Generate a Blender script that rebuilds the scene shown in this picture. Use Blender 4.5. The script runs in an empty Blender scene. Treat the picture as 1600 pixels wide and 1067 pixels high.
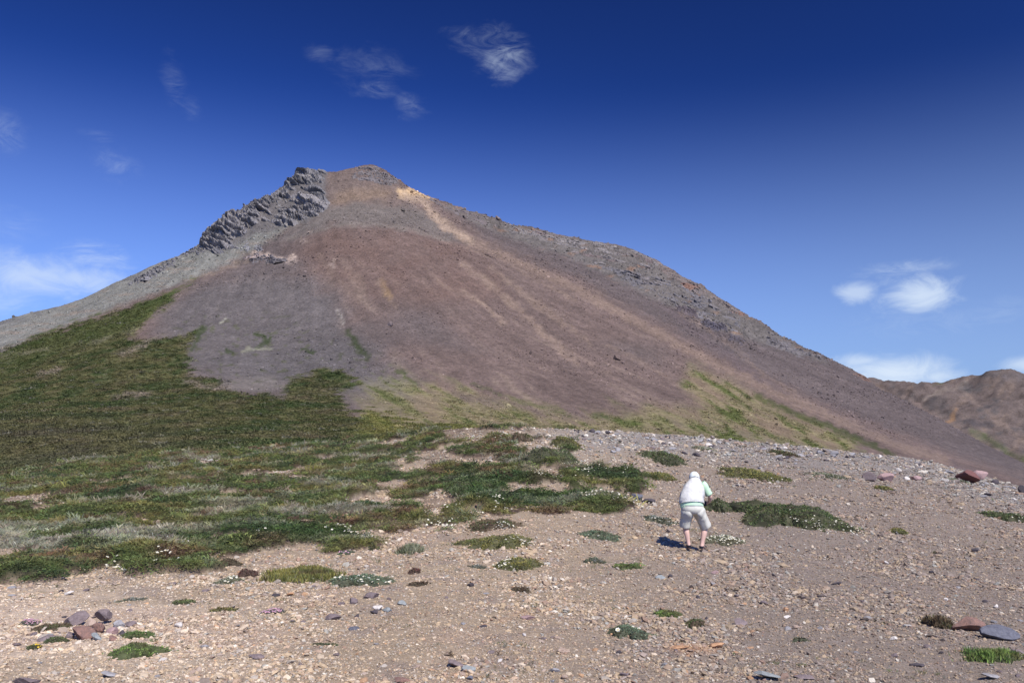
import bpy, math, random
import numpy as np
from mathutils import Vector, Matrix, Euler

SC = bpy.context.scene
COL = SC.collection
R_ = math.radians

# ------------------------------------------------------------------ camera
F = 1280.0                      # focal length in photograph pixels (photo is 1600 x 1067)
HORIZON = 695.0
PITCH = math.atan((HORIZON - 533.5) / F)
EYE = 1.7
sp_, cp_ = math.sin(PITCH), math.cos(PITCH)
cam_d = bpy.data.cameras.new('camera'); cam = bpy.data.objects.new('camera', cam_d); COL.objects.link(cam)
cam_d.sensor_width = 36; cam_d.lens = 36 * F / 1600
cam_d.clip_start = 0.1; cam_d.clip_end = 20000
cam.location = (0, 0, EYE); cam.rotation_euler = (math.pi / 2 + PITCH, 0, 0)
SC.camera = cam

# ------------------------------------------------------------------ sun, sky, exposure
SUN = Vector((0.36, -0.72, 0.98)).normalized()
SUN_EL = math.asin(SUN.z); SUN_AZ = math.atan2(SUN.x, SUN.y)
sl = bpy.data.lights.new('sun', 'SUN'); sl.energy = 5.0; sl.angle = R_(0.53); sl.color = (1.0, 0.935, 0.81)
so = bpy.data.objects.new('sun', sl); COL.objects.link(so)
so.rotation_euler = SUN.to_track_quat('Z', 'Y').to_euler()
SC.view_settings.view_transform = 'Standard'; SC.view_settings.look = 'None'
SC.view_settings.exposure = 0.35; SC.view_settings.gamma = 1.0
SC.view_settings.use_curve_mapping = False


def pdir(px, py):
    x = (px - 800) / F; yu = (533.5 - py) / F
    return np.array([x, cp_ - yu * sp_, sp_ + yu * cp_])


W = bpy.data.worlds.new('World'); SC.world = W; W.use_nodes = True
nt = W.node_tree; nt.nodes.clear()
L = nt.links.new


def N(t, **k):
    n = nt.nodes.new(t)
    for a, b in k.items():
        setattr(n, a, b)
    return n


def M(op, a, b=None, c=None, clamp=False):
    n = N('ShaderNodeMath', operation=op, use_clamp=clamp)
    for i, v in enumerate((a, b, c)):
        if v is None: continue
        if isinstance(v, (int, float)): n.inputs[i].default_value = v
        else: L(v, n.inputs[i])
    return n.outputs[0]


def VM(op, a, b=None):
    n = N('ShaderNodeVectorMath', operation=op)
    for i, v in enumerate((a, b)):
        if v is None: continue
        if isinstance(v, (tuple, list)): n.inputs[i].default_value = v
        else: L(v, n.inputs[i])
    return n


sky = N('ShaderNodeTexSky'); sky.sky_type = 'NISHITA'; sky.sun_disc = False
sky.sun_elevation = SUN_EL; sky.sun_rotation = SUN_AZ
sky.altitude = 600; sky.air_density = 1.0; sky.dust_density = 0.9; sky.ozone_density = 2.5
tc = N('ShaderNodeTexCoord')
dirv = VM('NORMALIZE', tc.outputs['Generated']).outputs[0]
# polarising filter: the band of sky at right angles to the sun goes deepest
cg = VM('DOT_PRODUCT', dirv, tuple(SUN)).outputs['Value']
c2 = M('MULTIPLY', cg, cg)
pol = M('DIVIDE', M('SUBTRACT', 1.0, c2), M('ADD', 1.0, c2))
pf = M('SUBTRACT', 1.0, M('MULTIPLY', pol, 0.55))
skm = N('ShaderNodeVectorMath', operation='SCALE'); L(sky.outputs[0], skm.inputs[0]); L(pf, skm.inputs['Scale'])
hs = N('ShaderNodeHueSaturation'); hs.inputs['Saturation'].default_value = 1.0; hs.inputs['Value'].default_value = 1.0
hs.inputs['Hue'].default_value = 0.506
tn = VM('MULTIPLY', skm.outputs[0], (0.080, 0.110, 0.142))
gm = N('ShaderNodeGamma'); gm.inputs['Gamma'].default_value = 1.75; L(tn.outputs[0], gm.inputs['Color'])
gsc = N('ShaderNodeVectorMath', operation='SCALE'); L(gm.outputs[0], gsc.inputs[0]); gsc.inputs['Scale'].default_value = 23.0
sxyz = N('ShaderNodeSeparateXYZ'); L(dirv, sxyz.inputs[0])
hz_ = N('ShaderNodeMapRange', interpolation_type='SMOOTHSTEP'); L(sxyz.outputs[2], hz_.inputs[0]); hz_.inputs[1].default_value = .42; hz_.inputs[2].default_value = .0
hz_.inputs[4].default_value = .85
hmx = N('ShaderNodeMix', data_type='RGBA'); L(hz_.outputs[0], hmx.inputs[0]); L(gsc.outputs[0], hmx.inputs[6]); hmx.inputs[7].default_value = (2.6, 3.9, 6.3, 1)
L(hmx.outputs[2], hs.inputs['Color'])
# clouds: soft shapes in the sky torn by noise
clouds = [  # px, py, rx, ry, strength, noise weight
    (40, 428, 90, 30, 0.66, 0.7), (120, 436, 60, 20, .6, .8), (-110, 440, 110, 40, 0.6, 0.6), (150, 400, 50, 18, .4, .9), (20, 350, 40, 22, .12, .9),
    (185, 258, 34, 20, 0.16, 0.8), (155, 212, 20, 8, .08, .9), (5, 205, 22, 30, .12, .8),
    (790, 95, 40, 28, 0.34, 0.8), (755, 62, 55, 22, 0.20, 1.0), (580, 105, 60, 22, 0.09, 1.0), (585, 140, 34, 14, 0.12, 1.0), (642, 165, 26, 18, 0.15, 0.9), (500, 85, 22, 11, .10, .9),
    (1440, 460, 44, 32, 0.85, 0.85), (1338, 457, 26, 14, 0.62, 0.85), (1415, 420, 60, 12, 0.34, 0.8), (1560, 485, 40, 24, .10, .9), (1440, 505, 90, 22, .12, .6),
    (1395, 582, 75, 27, 1.0, 0.6), (1345, 564, 40, 12, .7, .7), (1465, 588, 40, 14, .8, .7), (1612, 570, 32, 12, .8, .4), (270, 130, 16, 30, .08, 1.0), (300, 170, 16, 20, .07, 1.0)]
nz = N('ShaderNodeTexNoise'); nz.inputs['Scale'].default_value = 26; nz.inputs['Detail'].default_value = 8; nz.inputs['Roughness'].default_value = 0.66
nz.inputs['Distortion'].default_value = 0.7
mp = N('ShaderNodeMapping'); mp.inputs['Rotation'].default_value = (0, R_(28), 0); mp.inputs['Scale'].default_value = (0.8, 1.0, 1.5)
L(dirv, mp.inputs[0]); L(mp.outputs[0], nz.inputs['Vector'])
nzc = M('MULTIPLY', M('SUBTRACT', nz.outputs[0], 0.5), 2.6)
nzw = N('ShaderNodeTexNoise'); nzw.inputs['Scale'].default_value = 34; nzw.inputs['Detail'].default_value = 9; nzw.inputs['Roughness'].default_value = 0.7; nzw.inputs['Distortion'].default_value = 1.6
mpw = N('ShaderNodeMapping'); mpw.inputs['Rotation'].default_value = (0, R_(38), 0); mpw.inputs['Scale'].default_value = (0.45, 0.8, 1.6)
L(dirv, mpw.inputs[0]); L(mpw.outputs[0], nzw.inputs['Vector'])
mrw = N('ShaderNodeMapRange', interpolation_type='SMOOTHSTEP'); L(nzw.outputs[0], mrw.inputs[0]); mrw.inputs[1].default_value = .34; mrw.inputs[2].default_value = .70; mrw.inputs[4].default_value = 1.15
wisp = mrw.outputs[0]
total = None
for (px, py, rx, ry, st, nw) in clouds:
    c = pdir(px, py); c = c / np.linalg.norm(c)
    d = VM('SUBTRACT', dirv, tuple(c)).outputs[0]
    k = F * 1.05
    d = VM('MULTIPLY', d, (k / rx, 2.0, k / ry)).outputs[0]
    ln = VM('LENGTH', d).outputs['Value']
    v = M('SUBTRACT', M('MULTIPLY_ADD', nzc, nw, 1.0), ln)
    mr = N('ShaderNodeMapRange', interpolation_type='SMOOTHSTEP'); L(v, mr.inputs[0])
    mr.inputs[1].default_value = -0.35; mr.inputs[2].default_value = 1.1 if nw > .65 else 1.0
    m = M('MULTIPLY', mr.outputs[0], st)
    if st < .5: m = M('MULTIPLY', m, wisp)
    total = m if total is None else M('MAXIMUM', total, m)
mix = N('ShaderNodeMix', data_type='RGBA'); mix.inputs[7].default_value = (5.4, 6.3, 7.6, 1)
L(total, mix.inputs[0]); L(hs.outputs[0], mix.inputs[6])
bg = N('ShaderNodeBackground'); bg.inputs['Strength'].default_value = 0.1
L(mix.outputs[2], bg.inputs[0])
wo = N('ShaderNodeOutputWorld'); L(bg.outputs[0], wo.inputs[0])

# ------------------------------------------------------------------ numpy helpers
rng = np.random.default_rng(7)
random.seed(7)
PERM = rng.permutation(256).astype(np.int64); PERM = np.concatenate([PERM, PERM, PERM])
GR = rng.normal(size=(256, 3)); GR /= np.linalg.norm(GR, axis=1)[:, None]


def perlin(x, y, z=0.0):
    x, y, z = np.broadcast_arrays(np.asarray(x, float), np.asarray(y, float), np.asarray(z, float))
    xi = np.floor(x).astype(np.int64); yi = np.floor(y).astype(np.int64); zi = np.floor(z).astype(np.int64)
    xf, yf, zf = x - xi, y - yi, z - zi
    u = xf ** 3 * (xf * (xf * 6 - 15) + 10); v = yf ** 3 * (yf * (yf * 6 - 15) + 10); w = zf ** 3 * (zf * (zf * 6 - 15) + 10)
    r = 0
    for a in (0, 1):
        for b in (0, 1):
            for c in (0, 1):
                h = PERM[PERM[PERM[(xi + a) & 255] + ((yi + b) & 255)] + ((zi + c) & 255)]
                g = GR[h]
                d = g[..., 0] * (xf - a) + g[..., 1] * (yf - b) + g[..., 2] * (zf - c)
                r = r + d * (u if a else 1 - u) * (v if b else 1 - v) * (w if c else 1 - w)
    return r * 1.5


def fbm(x, y, z=0.0, o=4, rough=0.5):
    s = 0; a = 1; t = 0
    for i in range(o):
        s = s + a * perlin(x * 2 ** i + 17.3 * i, y * 2 ** i + 5.1 * i, z * 2 ** i if not np.isscalar(z) or z else 3.7 * i)
        t += a; a *= rough
    return s / t * 1.6


def sstep(a, b, x):
    t = np.clip((x - a) / (b - a), 0, 1)
    return t * t * (3 - 2 * t)


def mixc(c, col, m):
    return c * (1 - m[:, None]) + np.asarray(col, float)[None, :] * m[:, None]


def seg_dist(px, py, pts, closed=False):
    """distance to a polyline"""
    best = np.full(px.shape, 1e9)
    n = len(pts)
    for i in range(n if closed else n - 1):
        ax, ay = pts[i][:2]; bx, by = pts[(i + 1) % n][:2]
        dx, dy = bx - ax, by - ay
        t = np.clip(((px - ax) * dx + (py - ay) * dy) / (dx * dx + dy * dy + 1e-9), 0, 1)
        best = np.minimum(best, np.hypot(px - ax - t * dx, py - ay - t * dy))
    return best


def poly_sd(px, py, pts):
    """signed distance, positive inside"""
    d = seg_dist(px, py, pts, True)
    ins = np.zeros(px.shape, bool); n = len(pts)
    for i in range(n):
        ax, ay = pts[i]; bx, by = pts[(i + 1) % n]
        if ay == by: continue
        c = ((ay > py) != (by > py)) & (px < (bx - ax) * (py - ay) / (by - ay) + ax)
        ins ^= c
    return np.where(ins, d, -d)


def project(x, y, z):
    """world -> photograph pixels"""
    zz = z - EYE
    f = np.maximum(y * cp_ + zz * sp_, 0.5)
    v = -y * sp_ + zz * cp_
    return 800 + F * x / f, 533.5 - F * v / f


def world_at(px, py, D):
    d = pdir(px, py); k = D / d[1]
    return np.array([d[0] * k, D, d[2] * k + EYE])


def mesh_obj(name, V, Fc, mat=None, parent=None, col=None, smooth=False, kind=None, attrs=None):
    """V (n,3), Fc (m,k) -> one mesh object"""
    V = np.asarray(V, np.float32); Fc = np.asarray(Fc, np.int32)
    me = bpy.data.meshes.new(name)
    m, k = Fc.shape
    me.vertices.add(len(V)); me.vertices.foreach_set('co', V.ravel())
    me.loops.add(m * k); me.loops.foreach_set('vertex_index', Fc.ravel())
    me.polygons.add(m); me.polygons.foreach_set('loop_start', np.arange(0, m * k, k, dtype=np.int32))
    me.update(calc_edges=True)
    me.polygons.foreach_set('use_smooth', np.full(m, smooth))
    if col is not None:
        ca = me.attributes.new('Col', 'FLOAT_COLOR', 'POINT')
        c4 = np.ones((len(V), 4), np.float32); c4[:, :3] = col
        ca.data.foreach_set('color', c4.ravel())
    for an, av in (attrs or {}).items():
        a = me.attributes.new(an, 'FLOAT', 'POINT'); a.data.foreach_set('value', np.asarray(av, np.float32))
    if mat: me.materials.append(mat)
    o = bpy.data.objects.new(name, me); COL.objects.link(o)
    if parent: o.parent = parent
    if kind: o['kind'] = kind
    return o


def empty(name, loc, label, cat, group=None, rz=0):
    o = bpy.data.objects.new(name, None); COL.objects.link(o)
    o.location = loc; o.rotation_euler = (0, 0, rz); o.empty_display_size = .2
    tag(o, label, cat, group); return o


def tag(o, label, cat, group=None):
    o['label'] = label; o['category'] = cat
    if group: o['group'] = group
    return o


def grid_faces(nr, nc):
    i = np.arange(nr - 1)[:, None] * nc + np.arange(nc - 1)[None, :]
    i = i.ravel()
    return np.stack([i, i + 1, i + nc + 1, i + nc], 1)


# ------------------------------------------------------------------ materials
def new_mat(name, rough=0.9, spec=0.15):
    m = bpy.data.materials.new(name); m.use_nodes = True
    b = m.node_tree.nodes['Principled BSDF']
    b.inputs['Roughness'].default_value = rough
    b.inputs['Specular IOR Level'].default_value = spec
    return m, m.node_tree, b


def attr_mat(name, attr='Col', atype='GEOMETRY', rough=0.9, spec=0.15, noise=(), bump=(), trans=0.0, stretch=(1, 1, 1)):
    """colour from an attribute varied by object-space noise; bump layers (scale, strength, distance)"""
    m, t, b = new_mat(name, rough, spec)
    a = t.nodes.new('ShaderNodeAttribute'); a.attribute_name = attr; a.attribute_type = atype
    tcn = t.nodes.new('ShaderNodeTexCoord')
    mpn = t.nodes.new('ShaderNodeMapping'); mpn.inputs['Scale'].default_value = stretch
    t.links.new(tcn.outputs['Object'], mpn.inputs[0])
    cur = a.outputs['Color']
    for (sc, amt, det) in noise:
        n = t.nodes.new('ShaderNodeTexNoise'); n.inputs['Scale'].default_value = sc; n.inputs['Detail'].default_value = det
        n.inputs['Roughness'].default_value = .65
        t.links.new(mpn.outputs[0], n.inputs['Vector'])
        r = t.nodes.new('ShaderNodeMapRange'); t.links.new(n.outputs[0], r.inputs[0])
        r.inputs[1].default_value = 0.28; r.inputs[2].default_value = 0.72
        r.inputs[3].default_value = 1 - amt; r.inputs[4].default_value = 1 + amt
        s = t.nodes.new('ShaderNodeVectorMath'); s.operation = 'SCALE'
        t.links.new(cur, s.inputs[0]); t.links.new(r.outputs[0], s.inputs['Scale']); cur = s.outputs[0]
    t.links.new(cur, b.inputs['Base Color'])
    prev = None
    for (sc, st, dist) in bump:
        n = t.nodes.new('ShaderNodeTexNoise'); n.inputs['Scale'].default_value = sc; n.inputs['Detail'].default_value = 6
        n.inputs['Roughness'].default_value = .7
        t.links.new(mpn.outputs[0], n.inputs['Vector'])
        bp = t.nodes.new('ShaderNodeBump'); bp.inputs['Strength'].default_value = st; bp.inputs['Distance'].default_value = dist
        t.links.new(n.outputs[0], bp.inputs['Height'])
        if prev: t.links.new(prev, bp.inputs['Normal'])
        prev = bp.outputs[0]
    if prev: t.links.new(prev, b.inputs['Normal'])
    if trans:
        tr = t.nodes.new('ShaderNodeBsdfTranslucent'); t.links.new(cur, tr.inputs[0])
        mx = t.nodes.new('ShaderNodeMixShader'); mx.inputs[0].default_value = trans
        out = [n for n in t.nodes if n.type == 'OUTPUT_MATERIAL'][0]
        t.links.new(b.outputs[0], mx.inputs[1]); t.links.new(tr.outputs[0], mx.inputs[2]); t.links.new(mx.outputs[0], out.inputs[0])
    return m


M_MOUNT = attr_mat('scree', noise=((0.45, .38, 5), (0.1, .22, 5), (0.02, .12, 4)), bump=((0.45, .55, 1.6), (0.1, .35, 4.0)))
M_GROUND = attr_mat('gravel_soil', noise=((28, .3, 5), (5, .12, 4)), bump=((35, .6, .02), (9, .5, .05)))
M_STONE = attr_mat('stone', 'tint', 'INSTANCER', noise=((3, .15, 3),), rough=.85, spec=.2)
M_LEAFI = attr_mat('leaf', 'tint', 'INSTANCER', rough=.75, spec=.2, trans=.25)
M_LEAF = attr_mat('leaf_mat', rough=.75, spec=.2, trans=.2)
M_PETAL = attr_mat('petal', rough=.8, trans=.25)
M_CRAG = attr_mat('crag_rock', noise=((0.35, .28, 6), (0.06, .15, 4)), bump=((0.5, .8, 1.5), (0.12, .5, 4.0)), rough=.92)

# ------------------------------------------------------------------ MOUNTAIN
ctrl = []


def C(px, py, D): ctrl.append(world_at(px, py, D))


def CZ(px, D, z): ctrl.append(np.array([(px - 800) / F * D, D, z]))


skyl = [(-500, 662, 900), (-250, 592, 960), (0, 510, 1000), (100, 482, 1000), (200, 438, 990), (260, 407, 980), (310, 385, 965), (350, 345, 965), (400, 318, 975),
        (440, 296, 985), (475, 270, 995), (525, 274, 1010), (572, 259, 1005), (605, 270, 1000), (640, 294, 1005), (700, 320, 1030), (760, 341, 1050), (850, 363, 1060),
        (920, 378, 1060), (985, 390, 1050), (1030, 410, 1035), (1100, 452, 1015), (1160, 488, 995), (1220, 527, 980), (1290, 563, 960), (1340, 582, 930)]
for (px, py, D) in skyl:
    C(px, py, D); p = world_at(px, py, D); ctrl.append(p + np.array([0, 190, -95.0])); ctrl.append(p + np.array([0, 480, -215.0]))
for q in [(430, 402, 850), (380, 414, 830), (300, 438, 800), (200, 480, 765), (100, 515, 735), (0, 547, 710), (-200, 612, 690), (-450, 680, 640),
          (350, 425, 880), (300, 432, 880), (200, 475, 850), (100, 505, 830), (0, 545, 810), (-200, 610, 800), (400, 380, 905), (350, 372, 930),
          (250, 433, 900), (100, 496, 900),
          (470, 372, 860), (520, 353, 862), (580, 350, 868), (640, 359, 872), (700, 378, 872), (500, 320, 925), (575, 315, 935), (620, 325, 940),
          (690, 352, 945), (740, 381, 905), (800, 405, 880), (900, 452, 830), (1000, 506, 775), (1100, 560, 715), (1200, 608, 665), (1300, 652, 625), (1400, 694, 595), (1500, 728, 570), (1600, 756, 550),
          (800, 375, 975), (900, 415, 940), (1000, 455, 905), (1100, 515, 850), (1200, 570, 800), (1300, 622, 755), (1400, 665, 725), (1500, 700, 700), (1600, 735, 680),
          (1000, 420, 990), (1100, 475, 955), (1200, 540, 900),
          (1340, 590, 890), (1400, 620, 830), (1450, 645, 800), (1530, 690, 750), (1600, 725, 715),
          (450, 470, 715), (520, 520, 640), (400, 520, 650), (330, 560, 570), (450, 575, 545), (600, 450, 705), (600, 540, 590), (600, 600, 490), (700, 430, 765), (700, 500, 660), (700, 570, 555),
          (800, 480, 740), (800, 550, 620), (800, 610, 510), (800, 655, 400), (950, 520, 715), (950, 590, 590), (950, 645, 470), (1080, 600, 620), (1080, 650, 500), (1200, 650, 560), (1300, 690, 520), (1150, 690, 420),
          (600, 655, 330), (480, 640, 360), (350, 625, 390), (200, 560, 560), (200, 630, 380), (100, 580, 540), (0, 600, 500), (0, 650, 320), (150, 675, 240), (300, 690, 190), (450, 690, 190), (0, 700, 190),
          (620, 690, 170), (0, 745, 105), (250, 720, 115), (500, 705, 125), (-300, 690, 420), (-300, 760, 150), (800, 690, 260), (1000, 700, 300), (1150, 720, 300), (1400, 760, 380), (1600, 800, 400)]:
    C(*q)
for (px, D, z) in [(1800, 700, -70), (1700, 800, -60), (1550, 850, -30), (1480, 950, -15), (1420, 1030, 10), (2000, 500, -70), (1800, 400, -50), (1600, 250, -28), (1200, 150, -9), (1200, 200, -10), (900, 150, -6),
                   (1600, 150, -14), (700, 100, -4.5), (400, 70, -3.6), (0, 70, -3.4), (-300, 80, -4), (800, 60, -4.2), (1600, 70, -7), (2000, 100, -12), (1000, 90, -6), (-500, 200, 0), (2000, 900, -70)]:
    CZ(px, D, z + EYE)
ctrl = np.array(ctrl)
SCL = 100.0
CQ = 0.22


def mq_fit(P):
    X = P[:, :2] / SCL
    n = len(X)
    d = np.sqrt(((X[:, None] - X[None]) ** 2).sum(-1) + CQ ** 2)
    A = np.zeros((n + 3, n + 3)); A[:n, :n] = d - 0.0 * np.eye(n); A[:n, n:] = np.c_[np.ones(n), X]; A[n:, :n] = A[:n, n:].T
    b = np.r_[P[:, 2], 0, 0, 0]
    return X, np.linalg.solve(A, b)


MX, MW = mq_fit(ctrl)


def mount_base(x, y):
    x = np.asarray(x, float); y = np.asarray(y, float)
    sh = x.shape; x = x.ravel() / SCL; y = y.ravel() / SCL
    r = MW[-3] + MW[-2] * x + MW[-1] * y
    for i in range(len(MX)):
        r = r + MW[i] * np.sqrt((x - MX[i, 0]) ** 2 + (y - MX[i, 1]) ** 2 + CQ ** 2)
    return r.reshape(sh)


PEAK = world_at(575, 262, 1005)
cliff_poly = [(308, 392), (318, 350), (345, 330), (378, 322), (380, 305), (430, 294), (470, 262), (512, 266), (508, 300), (516, 322), (478, 348), (400, 366), (350, 392)]
band_poly = [(640, 288), (700, 316), (850, 358), (985, 384), (1030, 404), (1160, 484), (1290, 560), (1300, 572), (1230, 552), (1130, 520), (1040, 478), (960, 440), (880, 400), (800, 378), (700, 330)]


def rills(x, y):
    th = np.arctan2(x + 300, PEAK[1] + 60 - y); rr = np.hypot(x + 300, y - PEAK[1] - 60)
    return th, rr


def mount_h(x, y, full=True):
    b = mount_base(x, y)
    px, py = project(x, y, b)
    th, rr = rills(x, y)
    w = sstep(30, 160, b)
    z = b + w * (2.2 * fbm(th * 16 + 0.4 * perlin(x * .01, y * .01), rr * .006, o=3) + 0.7 * fbm(th * 45, rr * .012, o=2))
    z = z + fbm(x * .03, y * .03, o=4) * (1.2 * sstep(5, 60, b) + .4) + fbm(x * .15, y * .15, o=3) * .45
    ck = sstep(-6, 10, poly_sd(px, py, cliff_poly)); bk = sstep(-3, 9, poly_sd(px, py, band_poly))
    n = fbm(x * .03 + z * .02, y * .03, z * .05, o=5, rough=.6)
    z = z + bk * (n * 6.5)
    st = (z + 0.12 * x) / 11.0 + 0.5 * perlin(x * .01, y * .01)
    fr = st - np.floor(st)
    z = z + bk * 5.0 * (sstep(.35, .75, fr) - fr) * sstep(-.3, .3, perlin(x * .012, y * .012, 3.3) + .1)
    z = z + ck * n * 5
    return z


print('mountain grid')
cols = np.arange(-420, 2020, 3.6); us = (cols - 800) / F
Ds = np.concatenate([np.geomspace(52, 300, 90), np.linspace(303, 1120, 390), np.linspace(1130, 1500, 25)])
Dg, Ug = np.meshgrid(Ds, us, indexing='ij')
Xg = (Ug * Dg).ravel(); Yg = Dg.ravel()
Bg = mount_base(Xg, Yg)
Zg = mount_h(Xg, Yg)
PX, PY = project(Xg, Yg, Zg)
th, rr = rills(Xg, Yg)
wx = PX + 10 * fbm(PX * .03, PY * .05, o=4); wy = PY + 6 * fbm(PX * .03 + 50, PY * .06, o=4)
ws = PX + 8 * fbm(PX * .06, PY * .08, 4.2, o=4, rough=.7); wt = PY + 6 * fbm(PX * .06 + 50, PY * .08, 7.7, o=4, rough=.7)
thw = th + .03 * fbm(Xg * .006, Yg * .006, 3.0, o=3)
rl = fbm(thw * 22, rr * .007, o=4, rough=.65) * (.45 + .55 * sstep(-.3, .4, fbm(Xg * .005, Yg * .005, 14.0, o=3)))
rl2 = fbm(thw * 90, rr * .012, 2.2, o=3, rough=.6)
# base scree
c = np.tile(np.array([.168, .118, .104]), (len(Xg), 1))
c *= (1 + .20 * rl + .18 * rl2)[:, None]
c = mixc(c, (.225, .165, .130), .6 * sstep(.15, .5, rl + .35 * rl2))
c = mixc(c, (.128, .108, .108), .6 * sstep(.0, .7, fbm(Xg * .006, Yg * .006, 9.1, o=3)))
m = sstep(-34, 34, 22 * fbm(Xg * .012, Yg * .012, 8.1, o=4) + poly_sd(wx, wy, [(380, 415), (460, 418), (520, 455), (560, 520), (600, 560), (650, 600), (640, 630), (440, 620), (290, 590), (250, 510), (300, 440)]))
c = mixc(c, (.128, .116, .118), .85 * m); c *= (1 + .12 * m * fbm(PX * .05, PY * .12, o=3))[:, None]
m = sstep(-6, 8, poly_sd(ws, wt, [(-600, 760), (-600, 650), (0, 500), (200, 425), (310, 375), (430, 350), (505, 330), (430, 372), (385, 400), (300, 437), (0, 549)]))
c = mixc(c, (.215, .215, .195), .95 * m)
c = mixc(c, (.30, .20, .14), .35 * m * sstep(.15, .6, fbm(PX * .03, PY * .2, 5.5, o=3)))
c = mixc(c, (.13, .125, .13), .6 * m * sstep(14, 4, seg_dist(PX, PY, [(0, 505), (200, 432), (310, 380)])) * sstep(-.1, .3, fbm(PX * .06, PY * .1, 1.5, o=3)))
m = sstep(-14, 18, poly_sd(wx, wy, [(440, 385), (520, 356), (650, 360), (770, 402), (800, 470), (690, 480), (600, 470), (520, 440), (455, 402)]))
c = mixc(c, (.170, .104, .084), .55 * m * (0.6 + .5 * sstep(-.4, .5, fbm(PX * .02, PY * .03, 2.9, o=3))))
m = sstep(-8, 10, poly_sd(wx, wy, [(510, 275), (560, 262), (625, 290), (640, 320), (600, 345), (500, 345), (470, 355), (420, 375), (500, 330), (515, 300)]))
c = mixc(c, (.175, .130, .112), .8 * m)
m = sstep(-10, 8, poly_sd(wx, wy, [(500, 330), (560, 318), (650, 325), (735, 378), (700, 372), (640, 358), (580, 350), (520, 352), (440, 376)]))
c = mixc(c, (.165, .145, .132), .75 * m)
c = mixc(c, (.22, .185, .16), .6 * sstep(4, 0, seg_dist(ws, wt, [(450, 375), (520, 353), (580, 350), (640, 358), (700, 376)])))
c = mixc(c, (.24, .165, .115), .7 * sstep(16, 2, seg_dist(wx, wy, [(530, 310), (590, 300), (600, 305)])))
# darker scree beyond the right hand spur
m = sstep(-8, 14, poly_sd(ws, wt, [(690, 325), (760, 345), (985, 392), (1160, 490), (1330, 570), (1700, 740), (1700, 775), (1500, 715), (1300, 640), (1100, 545), (900, 437), (760, 378)]))
c = mixc(c, (.122, .098, .098), .85 * m); c *= (1 + .12 * m * rl)[:, None]
c = mixc(c, (.14, .105, .108), .6 * sstep(10, 0, seg_dist(ws, wt, [(1040, 480), (1180, 590), (1300, 650), (1600, 770)])))


_nzc = {}


def streak_noise():
    k = len(PX)
    if k not in _nzc: _nzc[k] = sstep(-.5, .5, fbm(PX * .06, PY * .06, 6.1, o=3))
    return _nzc[k]


def streak(pts, w, col, a=1.0, warp=True, nz_=.5):
    global c
    d = seg_dist(ws if warp else PX, wt if warp else PY, pts)
    mm = sstep(w, w * .15, d) * a * (1 - nz_ + nz_ * streak_noise())
    c = mixc(c, col, mm)


tan = (.29, .205, .155); pale = (.42, .33, .27)
streak([(652, 310), (690, 350), (740, 381), (830, 420), (900, 452), (1000, 506), (1100, 560), (1200, 608), (1300, 652), (1400, 694), (1480, 722)], 11, (.25, .175, .135), .8, nz_=.25)
streak([(628, 302), (650, 299), (675, 307)], 11, (.62, .42, .22), 1, nz_=.1)
streak([(632, 304), (655, 312), (672, 332), (700, 356), (735, 376)], 10, (.40, .29, .21), .8, nz_=.3)
streak([(672, 306), (700, 322)], 5, (.20, .11, .09), .8)
for p, w, a in [([(725, 415), (760, 440), (800, 475), (860, 530), (900, 570)], 9, .7), ([(722, 456), (745, 468), (790, 505)], 6, .8), ([(768, 418), (800, 445), (850, 480), (920, 535)], 6, .5),
                ([(800, 418), (840, 438), (900, 470)], 5, .5), ([(810, 458), (850, 488), (880, 510)], 5, .5), ([(680, 437), (720, 462)], 4, .35), ([(590, 440), (605, 462), (615, 480)], 8, .45),
                ([(950, 540), (1010, 570), (1060, 600)], 5, .4), ([(880, 540), (960, 590)], 5, .3), ([(500, 400), (520, 430), (560, 470)], 9, .3), ([(1060, 488), (1120, 525), (1200, 590), (1300, 650)], 4, .35)]:
    streak(p, w, tan, a)
streak([(598, 440), (608, 465)], 7, (.30, .19, .09), .6)
streak([(395, 396), (420, 400), (445, 408), (460, 404)], 7, (.52, .40, .33), .95, nz_=.35)
streak([(300, 437), (340, 425), (390, 405)], 5, (.28, .21, .16), .7)
streak([(468, 376), (480, 378)], 5, pale, .6); streak([(518, 405), (522, 415)], 5, pale, .5); streak([(415, 358), (425, 355)], 4, pale, .6)
streak([(1088, 488), (1150, 520)], 5, (.30, .22, .14), .6); streak([(1130, 530), (1170, 555)], 4, (.27, .2, .17), .5)
# orange flecks on the bands and rock darkening of cliffs
bk = sstep(-3, 9, poly_sd(ws, wt, band_poly))
bn = fbm(PX * .07, PY * .16, 8.8, o=4, rough=.65)
c = mixc(c, (.155, .14, .13), .8 * bk); c = mixc(c, (.07, .063, .065), .7 * bk * sstep(.1, .5, bn)); c = mixc(c, (.30, .16, .09), .55 * bk * sstep(.3, .6, fbm(PX * .03, PY * .09, 3.1, o=3)))
ck = sstep(-5, 4, poly_sd(ws, wt, cliff_poly)); c = mixc(c, (.15, .137, .135), .9 * ck)
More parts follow.
